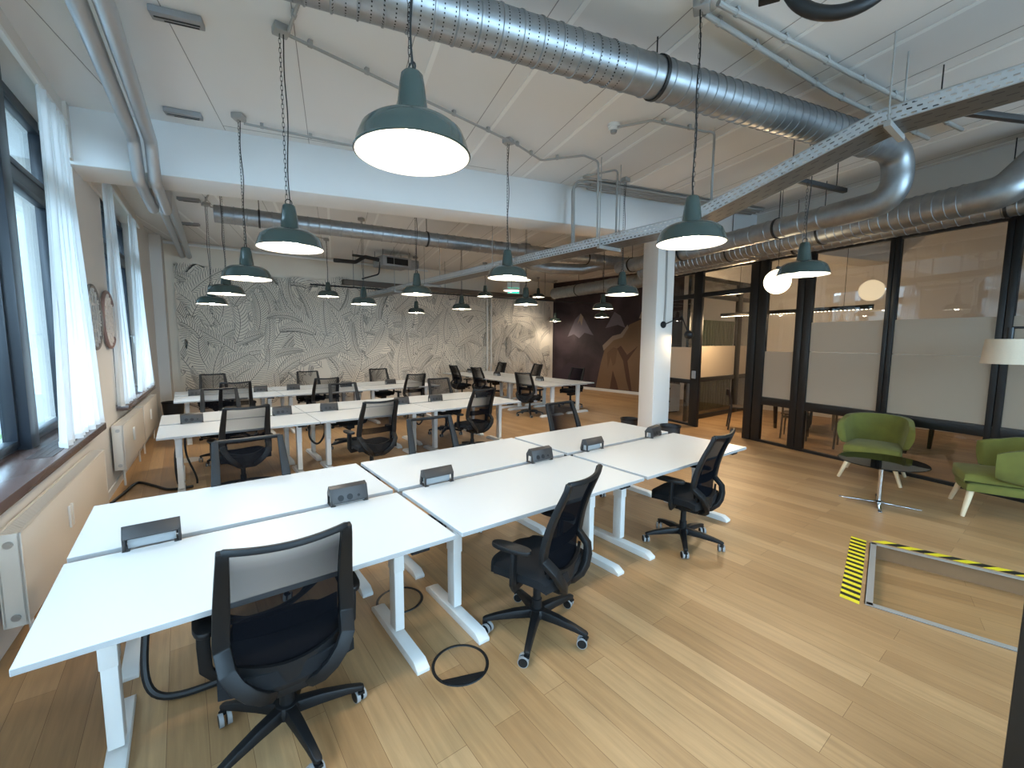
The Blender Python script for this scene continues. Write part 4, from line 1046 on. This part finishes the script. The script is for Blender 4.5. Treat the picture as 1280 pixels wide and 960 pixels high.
# air unit
ra_ = thing('air_unit', 'grey ceiling air unit with dark pipes before the fern wall', 'air conditioner', (4.35, 10.75, CEIL), .1)
mb = MB(); mb.box((0, 0, -.27), (.78, .55, .24)); mb.build('housing', M['greypl'], ra_, bevel=.015)
mb = MB(); mb.box((0, -.28, -.27), (.58, .02, .15)); mb.build('grille', M['blackpl'], ra_)
mb = MB(); mb.box((.52, 0, -.26), (.26, .4, .2)); mb.build('outlet', M['duct'], ra_, bevel=.02)
mb = MB(); mb.tube(arc([(-.35, -.05, -.25), (-.75, -.05, -.22), (-1.0, -.1, -.38), (-1.5, -.1, -.40)], None, .1), .045, 10); mb.tube(arc([(-.35, .05, -.2), (-1.0, .05, -.2)], None, .1), .03, 10); mb.tube(arc([(-.38, -.1, -.3), (-.42, -.1, -.6), (-.85, -.1, -.75)], None, .1), .018, 8); mb.build('insulated_pipe', M['cable'], ra_)
mb = MB()
for x in (-.36, .36):
    for y in (-.22, .22): mb.cyl((x, y, -.2), (x, y, 0), .006, 6)
mb.build('hanger', M['cable'], ra_)
# exit sign
rx = thing('exit_sign', 'green glowing emergency exit sign hanging near the fern wall', 'sign', (8.6, 11.3, 3.25), -.35)
mb = MB(); mb.box((0, 0, .10), (.40, .05, .20)); mb.box((0, 0, .28), (.42, .06, .16)); mb.build('housing', M['white'], rx, bevel=.008)
mb = MB(); mb.box((0, -.027, .10), (.37, .004, .17)); mb.build('sign_face', M['exitg'], rx)
mb = MB()
for poly in ([(-.06, .04), (-.06, .16), (-.13, .16), (-.13, .04)], [(.03, .115), (.09, .115), (.09, .15), (.16, .10), (.09, .05), (.09, .085), (.03, .085)]): mb.prism_map(poly, lambda a, h, n: (a, n, h), -.031, -.029)
mb.build('door_and_arrow', M['exitw'], rx)
mb = MB()
for x in (-.15, .15): mb.cyl((x, 0, .36), (x, 0, CEIL - 3.25), .005, 6)
mb.build('hanger', M['cable'], rx)
# round ceiling lights seen low near the fern wall
for x, y, lab in ((7.6, 9.6, 'round shallow ceiling light near the exit sign'), (8.3, 11.0, 'round shallow ceiling light lower by the trunking of the fern wall')):
    zz = 3.42 if y < 10 else 3.30
    r = thing('round_light', lab, 'lamp', (x, y, zz), 0, 'round shallow ceiling lights')
    mb = MB(); mb.lathe([(.0001, .0), (.25, .0), (.27, .02), (.27, .05), (.0001, .07)], 28); mb.build('housing', M['white'], r)
    mb = MB(); mb.lathe([(.0001, -.004), (.245, -.003)], 28); mb.build('diffuser', emit('round_light_diffuser', (1, .86, .62, 1), 3), r)
    mb = MB(); mb.cyl((0, 0, .06), (0, 0, CEIL - zz), .006, 6); mb.build('hanger', M['cable'], r)
# dark lighting tracks / rails near the partition
for p, q, lab in (((4.62, 1.02, 3.62), (6.6, .02, 3.62), 'dark rail under the ceiling behind the cable tray at the right'), ((4.9, 2.0, 3.42), (5.9, 1.75, 3.42), 'short dark rail below the main duct next to its bend')):
    r = thing('ceiling_rail', lab, 'rail', p); p, q = Vector(p), Vector(q)
    mb = MB(); mb.bar([p, q], .05, .045); rel(mb.build('rail', M['module'], bevel=.004), r)
    mb = MB()
    for t_ in (.15, .85): c = p.lerp(q, t_); mb.cyl(c, (c.x, c.y, CEIL), .005, 6)
    rel(mb.build('hanger', M['cable']), r)
# black hose loop and bracket hanging at the top of the picture
mb = MB(); P = []
c0_ = Vector((2.75, .90, 3.73)); dx = Vector((.60, -.80, 0))
for i in range(31):
    a = PI * i / 30; P.append(c0_ + dx * (-.26 * math.cos(a)) + Vector((0, 0, -.30 * math.sin(a) ** .8)))
P = [c0_ - dx * .26 + Vector((0, 0, .225))] + P + [c0_ + dx * .26 + Vector((0, 0, .225))]
mb.tube(P, .034, 14); tag(mb.build('black_hose', M['cable'], origin=True), 'thick black hose hanging in a loop from the ceiling at the top edge', 'hose')
rk = thing('ceiling_bracket', 'dark square bracket on the ceiling left of the black hose', 'bracket', (2.48, 1.12, CEIL), .5)
mb = MB(); mb.box((0, 0, -.22), (.12, .10, .44)); mb.build('arm', M['blackpl'], rk, bevel=.006); mb = MB(); mb.box((0, 0, -.01), (.2, .16, .02)); mb.build('plate', M['blackpl'], rk, bevel=.004)
# ------------------------------------------------------------------ curtains
def curtain(s0t, s1t, s0b, s1b, zb, lab, seed):
    rr = random.Random(seed); ph = [rr.uniform(0, 6) for _ in range(4)]; nf = 9
    mb = MB(); NU, NV = 110, 26
    def fn(u, v):
        f = v ** 1.6                                     # v 0 top, 1 bottom
        s = (s0t * (1 - f) + s0b * f) * (1 - u) + (s1t * (1 - f) + s1b * f) * u
        amp = .026 + .022 * v
        n = .015 + amp * (1 + math.sin(2 * PI * nf * u + ph[0] + .5 * math.sin(3 * v + ph[1]))) * .75 + .014 * math.sin(2 * PI * 3.3 * u + ph[2] + 2 * v)
        return wl(s + .010 * math.sin(2 * PI * nf * u * 2 + ph[3]), max(n, .012) + .004, 3.70 * (1 - v) + zb * v)
    mb.grid(fn, NU, NV); r = thing('curtain', lab, 'curtain', wl((s0b + s1b) / 2, .05, zb), 0, 'white sheer curtains')
    rel(mb.build('fabric', M['curtain'], fix=False, angle=180), r)
    mb = MB(); mb.bar([fn(i / NU, 1.0) + Vector((0, 0, .0)) for i in range(NU + 1)], .006, .05, ref=(0, 0, 1)); rel(mb.build('hem', M['curtain']), r)
curtain(1.72, 2.42, 1.32, 2.60, .95, 'white sheer curtain at the near window, hanging over the sill end', 1)
curtain(4.02, 4.45, 3.84, 4.80, .95, 'white sheer curtain at the nearer side of the far window', 2)
curtain(5.95, 6.45, 5.55, 7.12, .95, 'white sheer curtain at the farther side of the far window', 3)
for a, b_, lab in ((-.4, 2.5, 'curtain rail over the near window'), (3.95, 7.05, 'curtain rail over the far window')):
    mb = MB(); mb.bar([wl(a, .035, 3.715), wl(b_, .035, 3.715)], .035, .03); tag(mb.build('curtain_rail', M['white'], origin=True), 'slim white ' + lab, 'curtain rail')
# radiators
for a, b_, z0, z1, lab in ((.17, 2.35, .17, .70, 'white panel radiator under the near window'), (3.38, 5.0, .24, .76, 'white panel radiator under the far window, nearer one'), (5.12, 6.75, .24, .76, 'white panel radiator under the far window, farther one')):
    r = thing('radiator', lab, 'radiator', wl((a + b_) / 2, .07, 0), 0, 'white radiators under the windows')
    g = lambda mb, nm, m, **k: rel(mb.build(nm, m, **k), r)
    mb = MB(); wbox(mb, a, b_, .105, .125, z0, z1 - .01); wbox(mb, a, b_, .025, .04, z0, z1 - .01); g(mb, 'panel', M['rad'], bevel=.004)
    for e in (a, b_ - .012):
        mb = MB(); wbox(mb, e, e + .012, .022, .127, z0 - .005, z1); g(mb, 'side_cover', M['rad'], bevel=.003)
    mb = MB(); s = a + .02
    while s < b_ - .02: wbox(mb, s, s + .012, .035, .11, z1 - .012, z1 - .004); s += .022
    wbox(mb, a, b_, .022, .034, z1 - .012, z1); wbox(mb, a, b_, .113, .127, z1 - .012, z1); g(mb, 'top_grille', M['rad'], smooth=False)
    mb = MB()
    for zz in (z0 + .05, z1 - .06): c = wl(a, .075, zz); mb.cyl(c, c - WD * .008, .020, 16); mb.cyl(c - WD * .006, c - WD * .011, .012, 16)
    g(mb, 'end_plug', M['steel'])
    for s in (a + (b_ - a) * .40, a + (b_ - a) * .40 + .06): mb = MB(); wbox(mb, s, s + .035, .125, .14, z1 - .30, z1 - .14); g(mb, 'clip', M['white'], bevel=.004)
    mb = MB()
    for s in (a + .2, b_ - .2): mb.cyl(wl(s, .075, 0), wl(s, .075, z0 + .01), .012, 10)
    g(mb, 'foot_pipe', M['rad'])
# decorative round plates on the pier
for s, zz, lab, mi in ((2.98, 1.98, 'round dark openwork plate on the wall, half hidden by the near curtain', 0), (3.74, 1.98, 'round pale openwork plate with dark rim on the wall next to the far curtain', 1)):
    r = thing('wall_plate', lab, 'wall decoration', wl(s, .02, zz - .34)); g = lambda mb, nm, m, **k: rel(mb.build(nm, m, **k), r)
    c = wl(s, .03, zz); mb = MB()
    rim = [c + (WD * math.cos(q) + Vector((0, 0, math.sin(q)))) * .325 for q in [2 * PI * i / 48 for i in range(48)]]
    mb.tube(rim, .018, 8, closed=True, ref=WN); g(mb, 'rim', (plain('plate_rim_grey', srgb(120, 112, 106), .5), plain('plate_rim', srgb(136, 108, 100), .5))[mi])
    mb = MB()
    for ring_, n_, rr_ in ((.10, 6, .06), (.20, 10, .065), (.285, 16, .045)):
        for k in range(n_):
            q = 2 * PI * k / n_; o = c + (WD * math.cos(q) + Vector((0, 0, math.sin(q)))) * ring_
            mb.tube([o + (WD * math.cos(p) + Vector((0, 0, math.sin(p)))) * rr_ for p in [2 * PI * i / 14 for i in range(14)]], .008, 5, closed=True, ref=WN)
    g(mb, 'openwork', (plain('plate_dark', srgb(190, 186, 180), .5), plain('plate_pale', srgb(214, 202, 192), .5))[mi])
    if mi:
        mb = MB(); mb.tube([c - WN * .022, c - WN * .014], .32, 40); g(mb, 'dish', plain('plate_dish', srgb(240, 235, 228), .6))
# bins
def bin_(x, y, h, r0, r1, lab, m='bin'):
    r = thing('waste_bin', lab, 'bin', (x, y, 0), 0)
    mb = MB(); mb.lathe([(.0001, .006), (r0 - .006, .006), (r1 - .008, h), (r1 + .006, h), (r1 + .006, h - .015), (r1, h - .02), (r0, 0), (.0001, 0)], 28); mb.build('bucket', M[m], r)
    mb = MB(); mb.lathe([(r1 - .012, h - .004), (r1 + .009, h + .004), (r1 + .009, h - .02)], 28); mb.build('rim', M['blackpl'], r)
bin_(-.21, 11.50, .44, .155, .19, 'black round waste bin in the far corner under the windows')
bin_(6.2, 3.95, .42, .13, .155, 'dark waste bin standing close in front of the white column')
bin_(6.45, 4.95, .36, .13, .15, 'small dark waste bin behind the white column')
# floor outlets and cables
for x, y, lab in ((1.12, 1.93, 'round black cable outlet ring in the floor between the first two nearest desks'), (1.09, 2.69, 'round floor outlet under the nearest desks behind the first one'), (0.0, 7.78, 'round pale floor outlet near the window end of the second row')):
    r = thing('floor_outlet', lab, 'floor outlet', (x, y, 0)); big = .155
    mb = MB(); mb.lathe([(big - .016, .0005), (big - .014, .004), (big, .004), (big + .002, .0005)], 40); mb.build('ring', M['cable' if y < 3 else 'frameal'], r)
    mb = MB(); mb.lathe([(.0001, .0012), (big - .016, .0012)], 40); mb.build('lid', M['floor'] if y < 3 else M['frameal'], r, smooth=False)
    if y < 2.5:
        mb = MB(); pr = [(big * .97 * math.cos(q), big * .97 * math.sin(q)) for q in [R(200) + R(100) * i / 12 for i in range(13)]]; mb.prism(pr, .002, .012); mb.build('flap', M['blackpl'], r)
def cab(pts, lab, r=.014):
    P = [Vector(p) for p in pts]; out = []
    for i in range(len(P) - 1):
        p0, p1, p2, p3 = P[max(i - 1, 0)], P[i], P[i + 1], P[min(i + 2, len(P) - 1)]
        for k in range(10):
            t = k / 10; out.append(.5 * ((2 * p1) + (-p0 + p2) * t + (2 * p0 - 5 * p1 + 4 * p2 - p3) * t * t + (-p0 + 3 * p1 - 3 * p2 + p3) * t ** 3))
    out.append(P[-1]); mb = MB(); mb.tube(out, r, 8); tag(mb.build('power_cable', M['cable'], origin=True), lab, 'cable', 'black cables under the desks')
cab([(-.15, 2.95, .70), (-.22, 2.75, .35), (-.2, 2.6, .05), (.1, 2.55, .016), (.45, 2.6, .016), (.8, 2.75, .016)], 'black cable looping from the nearest window-end desk down to the floor', .018)
cab([(-.1, 2.70, .69), (.0, 2.62, .34), (.35, 2.56, .30), (.65, 2.62, .45), (.85, 2.72, .69)], 'black cable sagging under the nearest window-end desk, upper loop', .015)
cab([(-.08, 2.74, .69), (.1, 2.74, .26), (.45, 2.70, .24), (.8, 2.75, .69)], 'black cable sagging under the nearest window-end desk, lower loop', .013)
cab([(-.69, 6.15, .016), (-.62, 6.45, .014), (-.52, 6.85, .014), (-.36, 6.6, .014), (-.2, 6.32, .014), (.02, 6.3, .016)], 'black cable bent across the floor from the window wall to the second row', .016)
cab([(-.06, 6.45, .72), (-.13, 6.42, .40), (-.12, 6.38, .05), (-.05, 6.36, .016)], 'black cable hanging at the window end of the second row', .014)
cab([(-.02, 6.5, .72), (-.03, 6.45, .4), (.05, 6.4, .12), (.06, 6.4, .016)], 'second black cable hanging at the window end of the second row', .011)
cab([(1.42, 6.6, .70), (1.36, 6.5, .42), (1.45, 6.45, .30), (1.56, 6.5, .42), (1.60, 6.6, .70)], 'black cable loop hanging under the second row between its first desks', .014)
cab([(2.98, 6.6, .70), (2.94, 6.5, .5), (3.0, 6.45, .40), (3.10, 6.5, .5), (3.14, 6.6, .70)], 'black cable loop hanging under the second row towards the aisle', .012)
# wall sconce on the column
sc = c0 + U * .15 - V * .0 + Vector((0, 0, 2.03)); rr_ = thing('swing_arm_lamp', 'black swing-arm ball lamp fixed on the white column', 'lamp', sc)
g = lambda mb, nm, m, **k: rel(mb.build(nm, m, **k), rr_)
mb = MB(); mb.tube([sc, sc - V * .012, sc - V * .03], lambda i, t: (.055, .055, .035)[i], 24); g(mb, 'wall_plate', M['blackpl'])
e1 = sc - V * .14 + U * .25 + Vector((0, 0, .13)); e2_ = e1 + U * .12 - V * .04 + Vector((0, 0, -.29))
mb = MB(); mb.tube([sc - V * .03, e1], .009, 8); mb.tube([e1, e2_ + (e1 - e2_) * .2], .009, 8); mb.ball(e1, .017, 12); g(mb, 'arm', M['blackpl'])
mb = MB(); mb.ball(e2_, .072, 24); g(mb, 'ball_shade', M['blackpl'])
mb = MB(); mb.tube([sc - V * .015 + Vector((0, 0, .05)), sc - V * .013 + U * .012 + Vector((0, 0, .4)), sc - V * .010 + Vector((0, 0, 1.38))], .006, 6); mb.tube([sc - V * .012 + U * .03 + Vector((0, 0, .03)), sc - V * .010 + U * .035 + Vector((0, 0, .6)), sc - V * .010 + U * .02 + Vector((0, 0, 1.38))], .005, 6); g(mb, 'cord', M['conduit'])
L = bpy.data.lights.new('sconce_light', 'SPOT'); L.energy = 8; L.color = (1, .74, .45); L.spot_size = R(120); L.spot_blend = .8; L.shadow_soft_size = .05
o = bpy.data.objects.new('sconce_light', L); COL.objects.link(o); o.location = e2_ + Vector((0, 0, -.08)) - U * .06 + V * .05
o.rotation_euler = (sc + Vector((0, 0, -.45)) - o.location).to_track_quat('-Z', 'Y').to_euler()

# ------------------------------------------------------------------ lounge: armchairs, glass table, floor lamp
def make_armchair():
    r = thing('armchair', 'x', 'armchair', (0, 0, 0), 0, 'green velvet armchairs')
    # faces +Y
    def outline(s):          # seat outline, superellipse-like, flat front
        return s
    mb = MB()
    def seat(u, v, sd, z0, z1, w, d, off):
        x = (u - .5) * 2; y = (v - .5) * 2
        k = 1 - .16 * max(-y, 0) ** 2
        px = x * w * k; py = y * d + off - (.03 * x * x if y > 0 else 0)
        e = max(abs(x), abs(y)) ** 8
        return (px * (1 - .02 * e), py * (1 - .02 * e), (z1 + .022 * (1 - x * x) * (1 - y * y) - .018 * e) if sd else z0 + .012 * e)
    mb.slab(lambda u, v, sd: seat(u, v, sd, .255, .352, .285, .32, .0), 16, 16, .07); mb.build('base_cushion', M['green'], r, angle=70)
    mb = MB(); mb.slab(lambda u, v, sd: seat(u, v, sd, .355, .448, .285, .325, .02), 18, 18, .07); mb.build('seat_cushion', M['green'], r, angle=70)
    # wrap-around back with wings
    mb = MB()
    def back(u, v, sd):
        a = R(-106) + R(212) * u; b = abs(2 * u - 1)         # 0 middle .. 1 wing tip
        z0 = .33 + .11 * b ** 2.2; z1 = .80 - .05 * b ** 2 - .06 * max(b - .72, 0) / .28
        t = v; zc = z0 + (z1 - z0) * t
        th = .055 + .035 * math.sin(PI * min(max(t, .0), 1)) * (1 - .3 * b)
        lean = .05 * t
        rx, ry = .235 + lean + .02 * b, .30 + lean
        rad = (1 if sd else 0)
        rx += rad * th; ry += rad * th
        n = .8
        x = rx * math.copysign(abs(math.sin(a)) ** n, math.sin(a)); y = -ry * math.copysign(abs(math.cos(a)) ** n, math.cos(a))
        if b > .7: x += math.copysign(.035 * ((b - .7) / .3) ** 1.5, math.sin(a))
        return (x, y - .02, zc)
    mb.slab(back, 48, 14, .06); mb.build('wrap_back', M['green'], r, angle=75)
    mb = MB(); mb.bar([Vector((x * .285, .335 - .03 * x * x, .357)) for x in [-1 + .1 * i for i in range(21)]], .01, .01); mb.build('piping', M['green'], r)
    for sx in (-1, 1):
        for sy in (-1, 1):
            mb = MB(); top = Vector((sx * .21, sy * .235, .29)); bot = Vector((sx * .31, sy * .30, 0)); mb.tube([bot, bot.lerp(top, .02), top], lambda i, t: (.0155, .018, .030)[i], 16); mb.build('leg', M['wood'], r)
    return r
ac = make_armchair(); ac.location = (7.16, 1.58, 0); ac.rotation_euler = (0, 0, R(97)); ac['label'] = 'green velvet armchair behind the round glass table'
dup(ac, (6.66, .43, 0), R(16), 'green velvet armchair cut by the right edge, turned towards the glass table')
gt = thing('glass_table', 'round smoked glass side table on a chrome cross foot', 'table', (6.03, 1.25, 0))
mb = MB(); mb.lathe([(.0001, .470), (.388, .470), (.392, .474), (.388, .480), (.0001, .480)], 64); mb.build('tabletop', M['glasstable'], gt, angle=30)
mb = MB(); mb.lathe([(.0001, .02), (.045, .02), (.045, .028), (.021, .04), (.021, .455), (.06, .462), (.06, .4695), (.0001, .4695)], 24); mb.build('column', M['chrome'], gt)
for k in range(4):
    a = R(-75) + k * PI / 2; d = Vector((math.cos(a), math.sin(a), 0)); mb = MB(); mb.bar([d * .01 + Vector((0, 0, .015)), d * .35 + Vector((0, 0, .008))], .035, lambda t: .014 - .006 * t); mb.build('foot', M['chrome'], gt, bevel=.002)
fl = thing('floor_lamp', 'floor lamp with beige linen shade in front of the glass at the right edge', 'lamp', (6.85, -.12, 0))
lc = Vector((6.93, .50, 1.55))
g = lambda mb, nm, m, **k: rel(mb.build(nm, m, **k), fl)
mb = MB(); mb.lathe([(.200, 0), (.178, .26), (.175, .26), (.197, 0)], 40, lc, close=True); g(mb, 'lamp_shade', M['shade'])
mb = MB(); mb.tube(arc([(6.85, -.12, .02), (6.85, -.12, 1.55), (6.86, -.05, 1.92), (6.93, .50, 1.93)], None, .25), .012, 10); g(mb, 'pole', M['blackmet'])
mb = MB(); mb.lathe([(.0001, .03), (.14, .028), (.15, .015), (.15, 0), (.0001, 0)], 36, (6.85, -.12, 0)); g(mb, 'base', M['blackmet'])
mb = MB(); mb.cyl(lc + Vector((0, 0, .38)), lc + Vector((0, 0, .24)), .028, 16); mb.cyl(lc + Vector((0, 0, .26)), lc + Vector((0, 0, .18)), .018, 12)
for k in range(3):
    a = 2 * PI * k / 3; mb.cyl(lc + Vector((0, 0, .25)), lc + Vector((.176 * math.cos(a), .176 * math.sin(a), .252)), .003, 6)
g(mb, 'lamp_holder', M['blackmet'])
# black post at the right edge
mb = MB(); pc_ = Vector((2.64, -.155, 0)); mb.box((2.45, -.002, 1.975), (.10, .13, 3.95)); mb.box((2.45, -.002, .005), (.11, .135, .01)); tag(mb.build('black_post', M['blackmet'], bevel=.006, origin=True), 'tall black post cut by the lower right picture edge', 'post')

# ------------------------------------------------------------------ outside: street facade seen faintly through the windows
mb = MB(); mb.box((-15, 6, 1), (1, 60, 8)); mb.box((-9, 48, 6), (13, 2, 18))
o = tag(mb.build('opposite_building', plain('facade', srgb(118, 124, 122), .8, noise=.1, scale=.6), origin=True), 'pale building across the street seen through the windows', 'building')
for iy in range(-8, 9):
    for iz in range(3):
        mb = MB(); y, zz = 6 + iy * 3.0, 1.2 + iz * 3.2; mb.box((-14.45, y, zz), (.12, 1.5, 2.0)); w_ = rel(mb.build('window', M['greypl'], smooth=False), o)
mb = MB(); mb.box((-8.5, 6, -1.6), (14, 60, .2)); struct(mb.build('ground_street', plain('asphalt', srgb(96, 98, 100), .9), smooth=False))
rnd2 = random.Random(5)
mb = MB()
for i in range(1500):
    p = Vector((rnd2.uniform(-4.6, -3.6), rnd2.uniform(-4, 16), rnd2.uniform(-1.5, 1.0))); a = rnd2.uniform(0, 6); b = rnd2.uniform(-1, 1); d = Vector((math.cos(a), math.sin(a), b)).normalized() * .13; e = d.cross(Vector((.3, .2, 1))).normalized() * .06
    mb.add([p - d, p + e, p + d, p - e], [(0, 1, 2, 3)])
tag(mb.build('hedge', plain('hedge_leaf', srgb(78, 104, 58), .7, noise=.3, scale=5), smooth=False, fix=False, origin=True), 'green hedge outside below the near window', 'hedge', kind='stuff')

# ------------------------------------------------------------------ light and camera
w = bpy.data.worlds.new('sky'); SC.world = w; w.use_nodes = True; nt = w.node_tree; bg = nt.nodes['Background']
bg.inputs[0].default_value = (.56, .80, 1, 1); bg.inputs[1].default_value = 11.5
L = bpy.data.lights.new('window_portal', 'AREA'); L.shape = 'RECTANGLE'; L.size = 7.3; L.size_y = 2.75; L.cycles.is_portal = True
o = bpy.data.objects.new('window_portal', L); COL.objects.link(o); o.location = (2.9, -5.3, 2.3); o.rotation_euler = Vector((0, 1, 0)).to_track_quat('-Z', 'Z').to_euler()
for a, b_ in WIN:                                  # daylight portals filling the window openings
    L = bpy.data.lights.new('window_portal', 'AREA'); L.shape = 'RECTANGLE'; L.size = b_ - a; L.size_y = HEAD - SILL; L.cycles.is_portal = True
    o = bpy.data.objects.new('window_portal', L); COL.objects.link(o); o.location = wl((a + b_) / 2, -.38, (HEAD + SILL) / 2)
    o.rotation_euler = WN.to_track_quat('-Z', 'Z').to_euler()
cam = bpy.data.cameras.new('camera'); co = bpy.data.objects.new('camera', cam); COL.objects.link(co); SC.camera = co
cam.sensor_fit = 'HORIZONTAL'; cam.sensor_width = 36; cam.lens = 543.19 / 1280 * 36; cam.clip_start = .02
yaw, pitch, roll = R(37.175), R(5.777), R(.333)
F_ = Vector((math.sin(yaw) * math.cos(pitch), math.cos(yaw) * math.cos(pitch), -math.sin(pitch))); r_ = Vector((math.cos(yaw), -math.sin(yaw), 0)); u_ = r_.cross(F_)
r2 = r_ * math.cos(roll) + u_ * math.sin(roll); u2 = -r_ * math.sin(roll) + u_ * math.cos(roll)
co.matrix_world = Matrix(((r2.x, u2.x, -F_.x, 0), (r2.y, u2.y, -F_.y, 0), (r2.z, u2.z, -F_.z, 1.77), (0, 0, 0, 1)))
SC.view_settings.view_transform = 'Standard'; SC.view_settings.look = 'None'; SC.view_settings.gamma = 1; SC.view_settings.use_curve_mapping = False
SC.view_settings.exposure = .40
SC.cycles.use_denoising = True; SC.cycles.max_bounces = 10; SC.cycles.transparent_max_bounces = 24; SC.cycles.diffuse_bounces = 5; SC.cycles.glossy_bounces = 4
SC.cycles.caustics_reflective = False; SC.cycles.caustics_refractive = False; SC.cycles.sample_clamp_indirect = 6
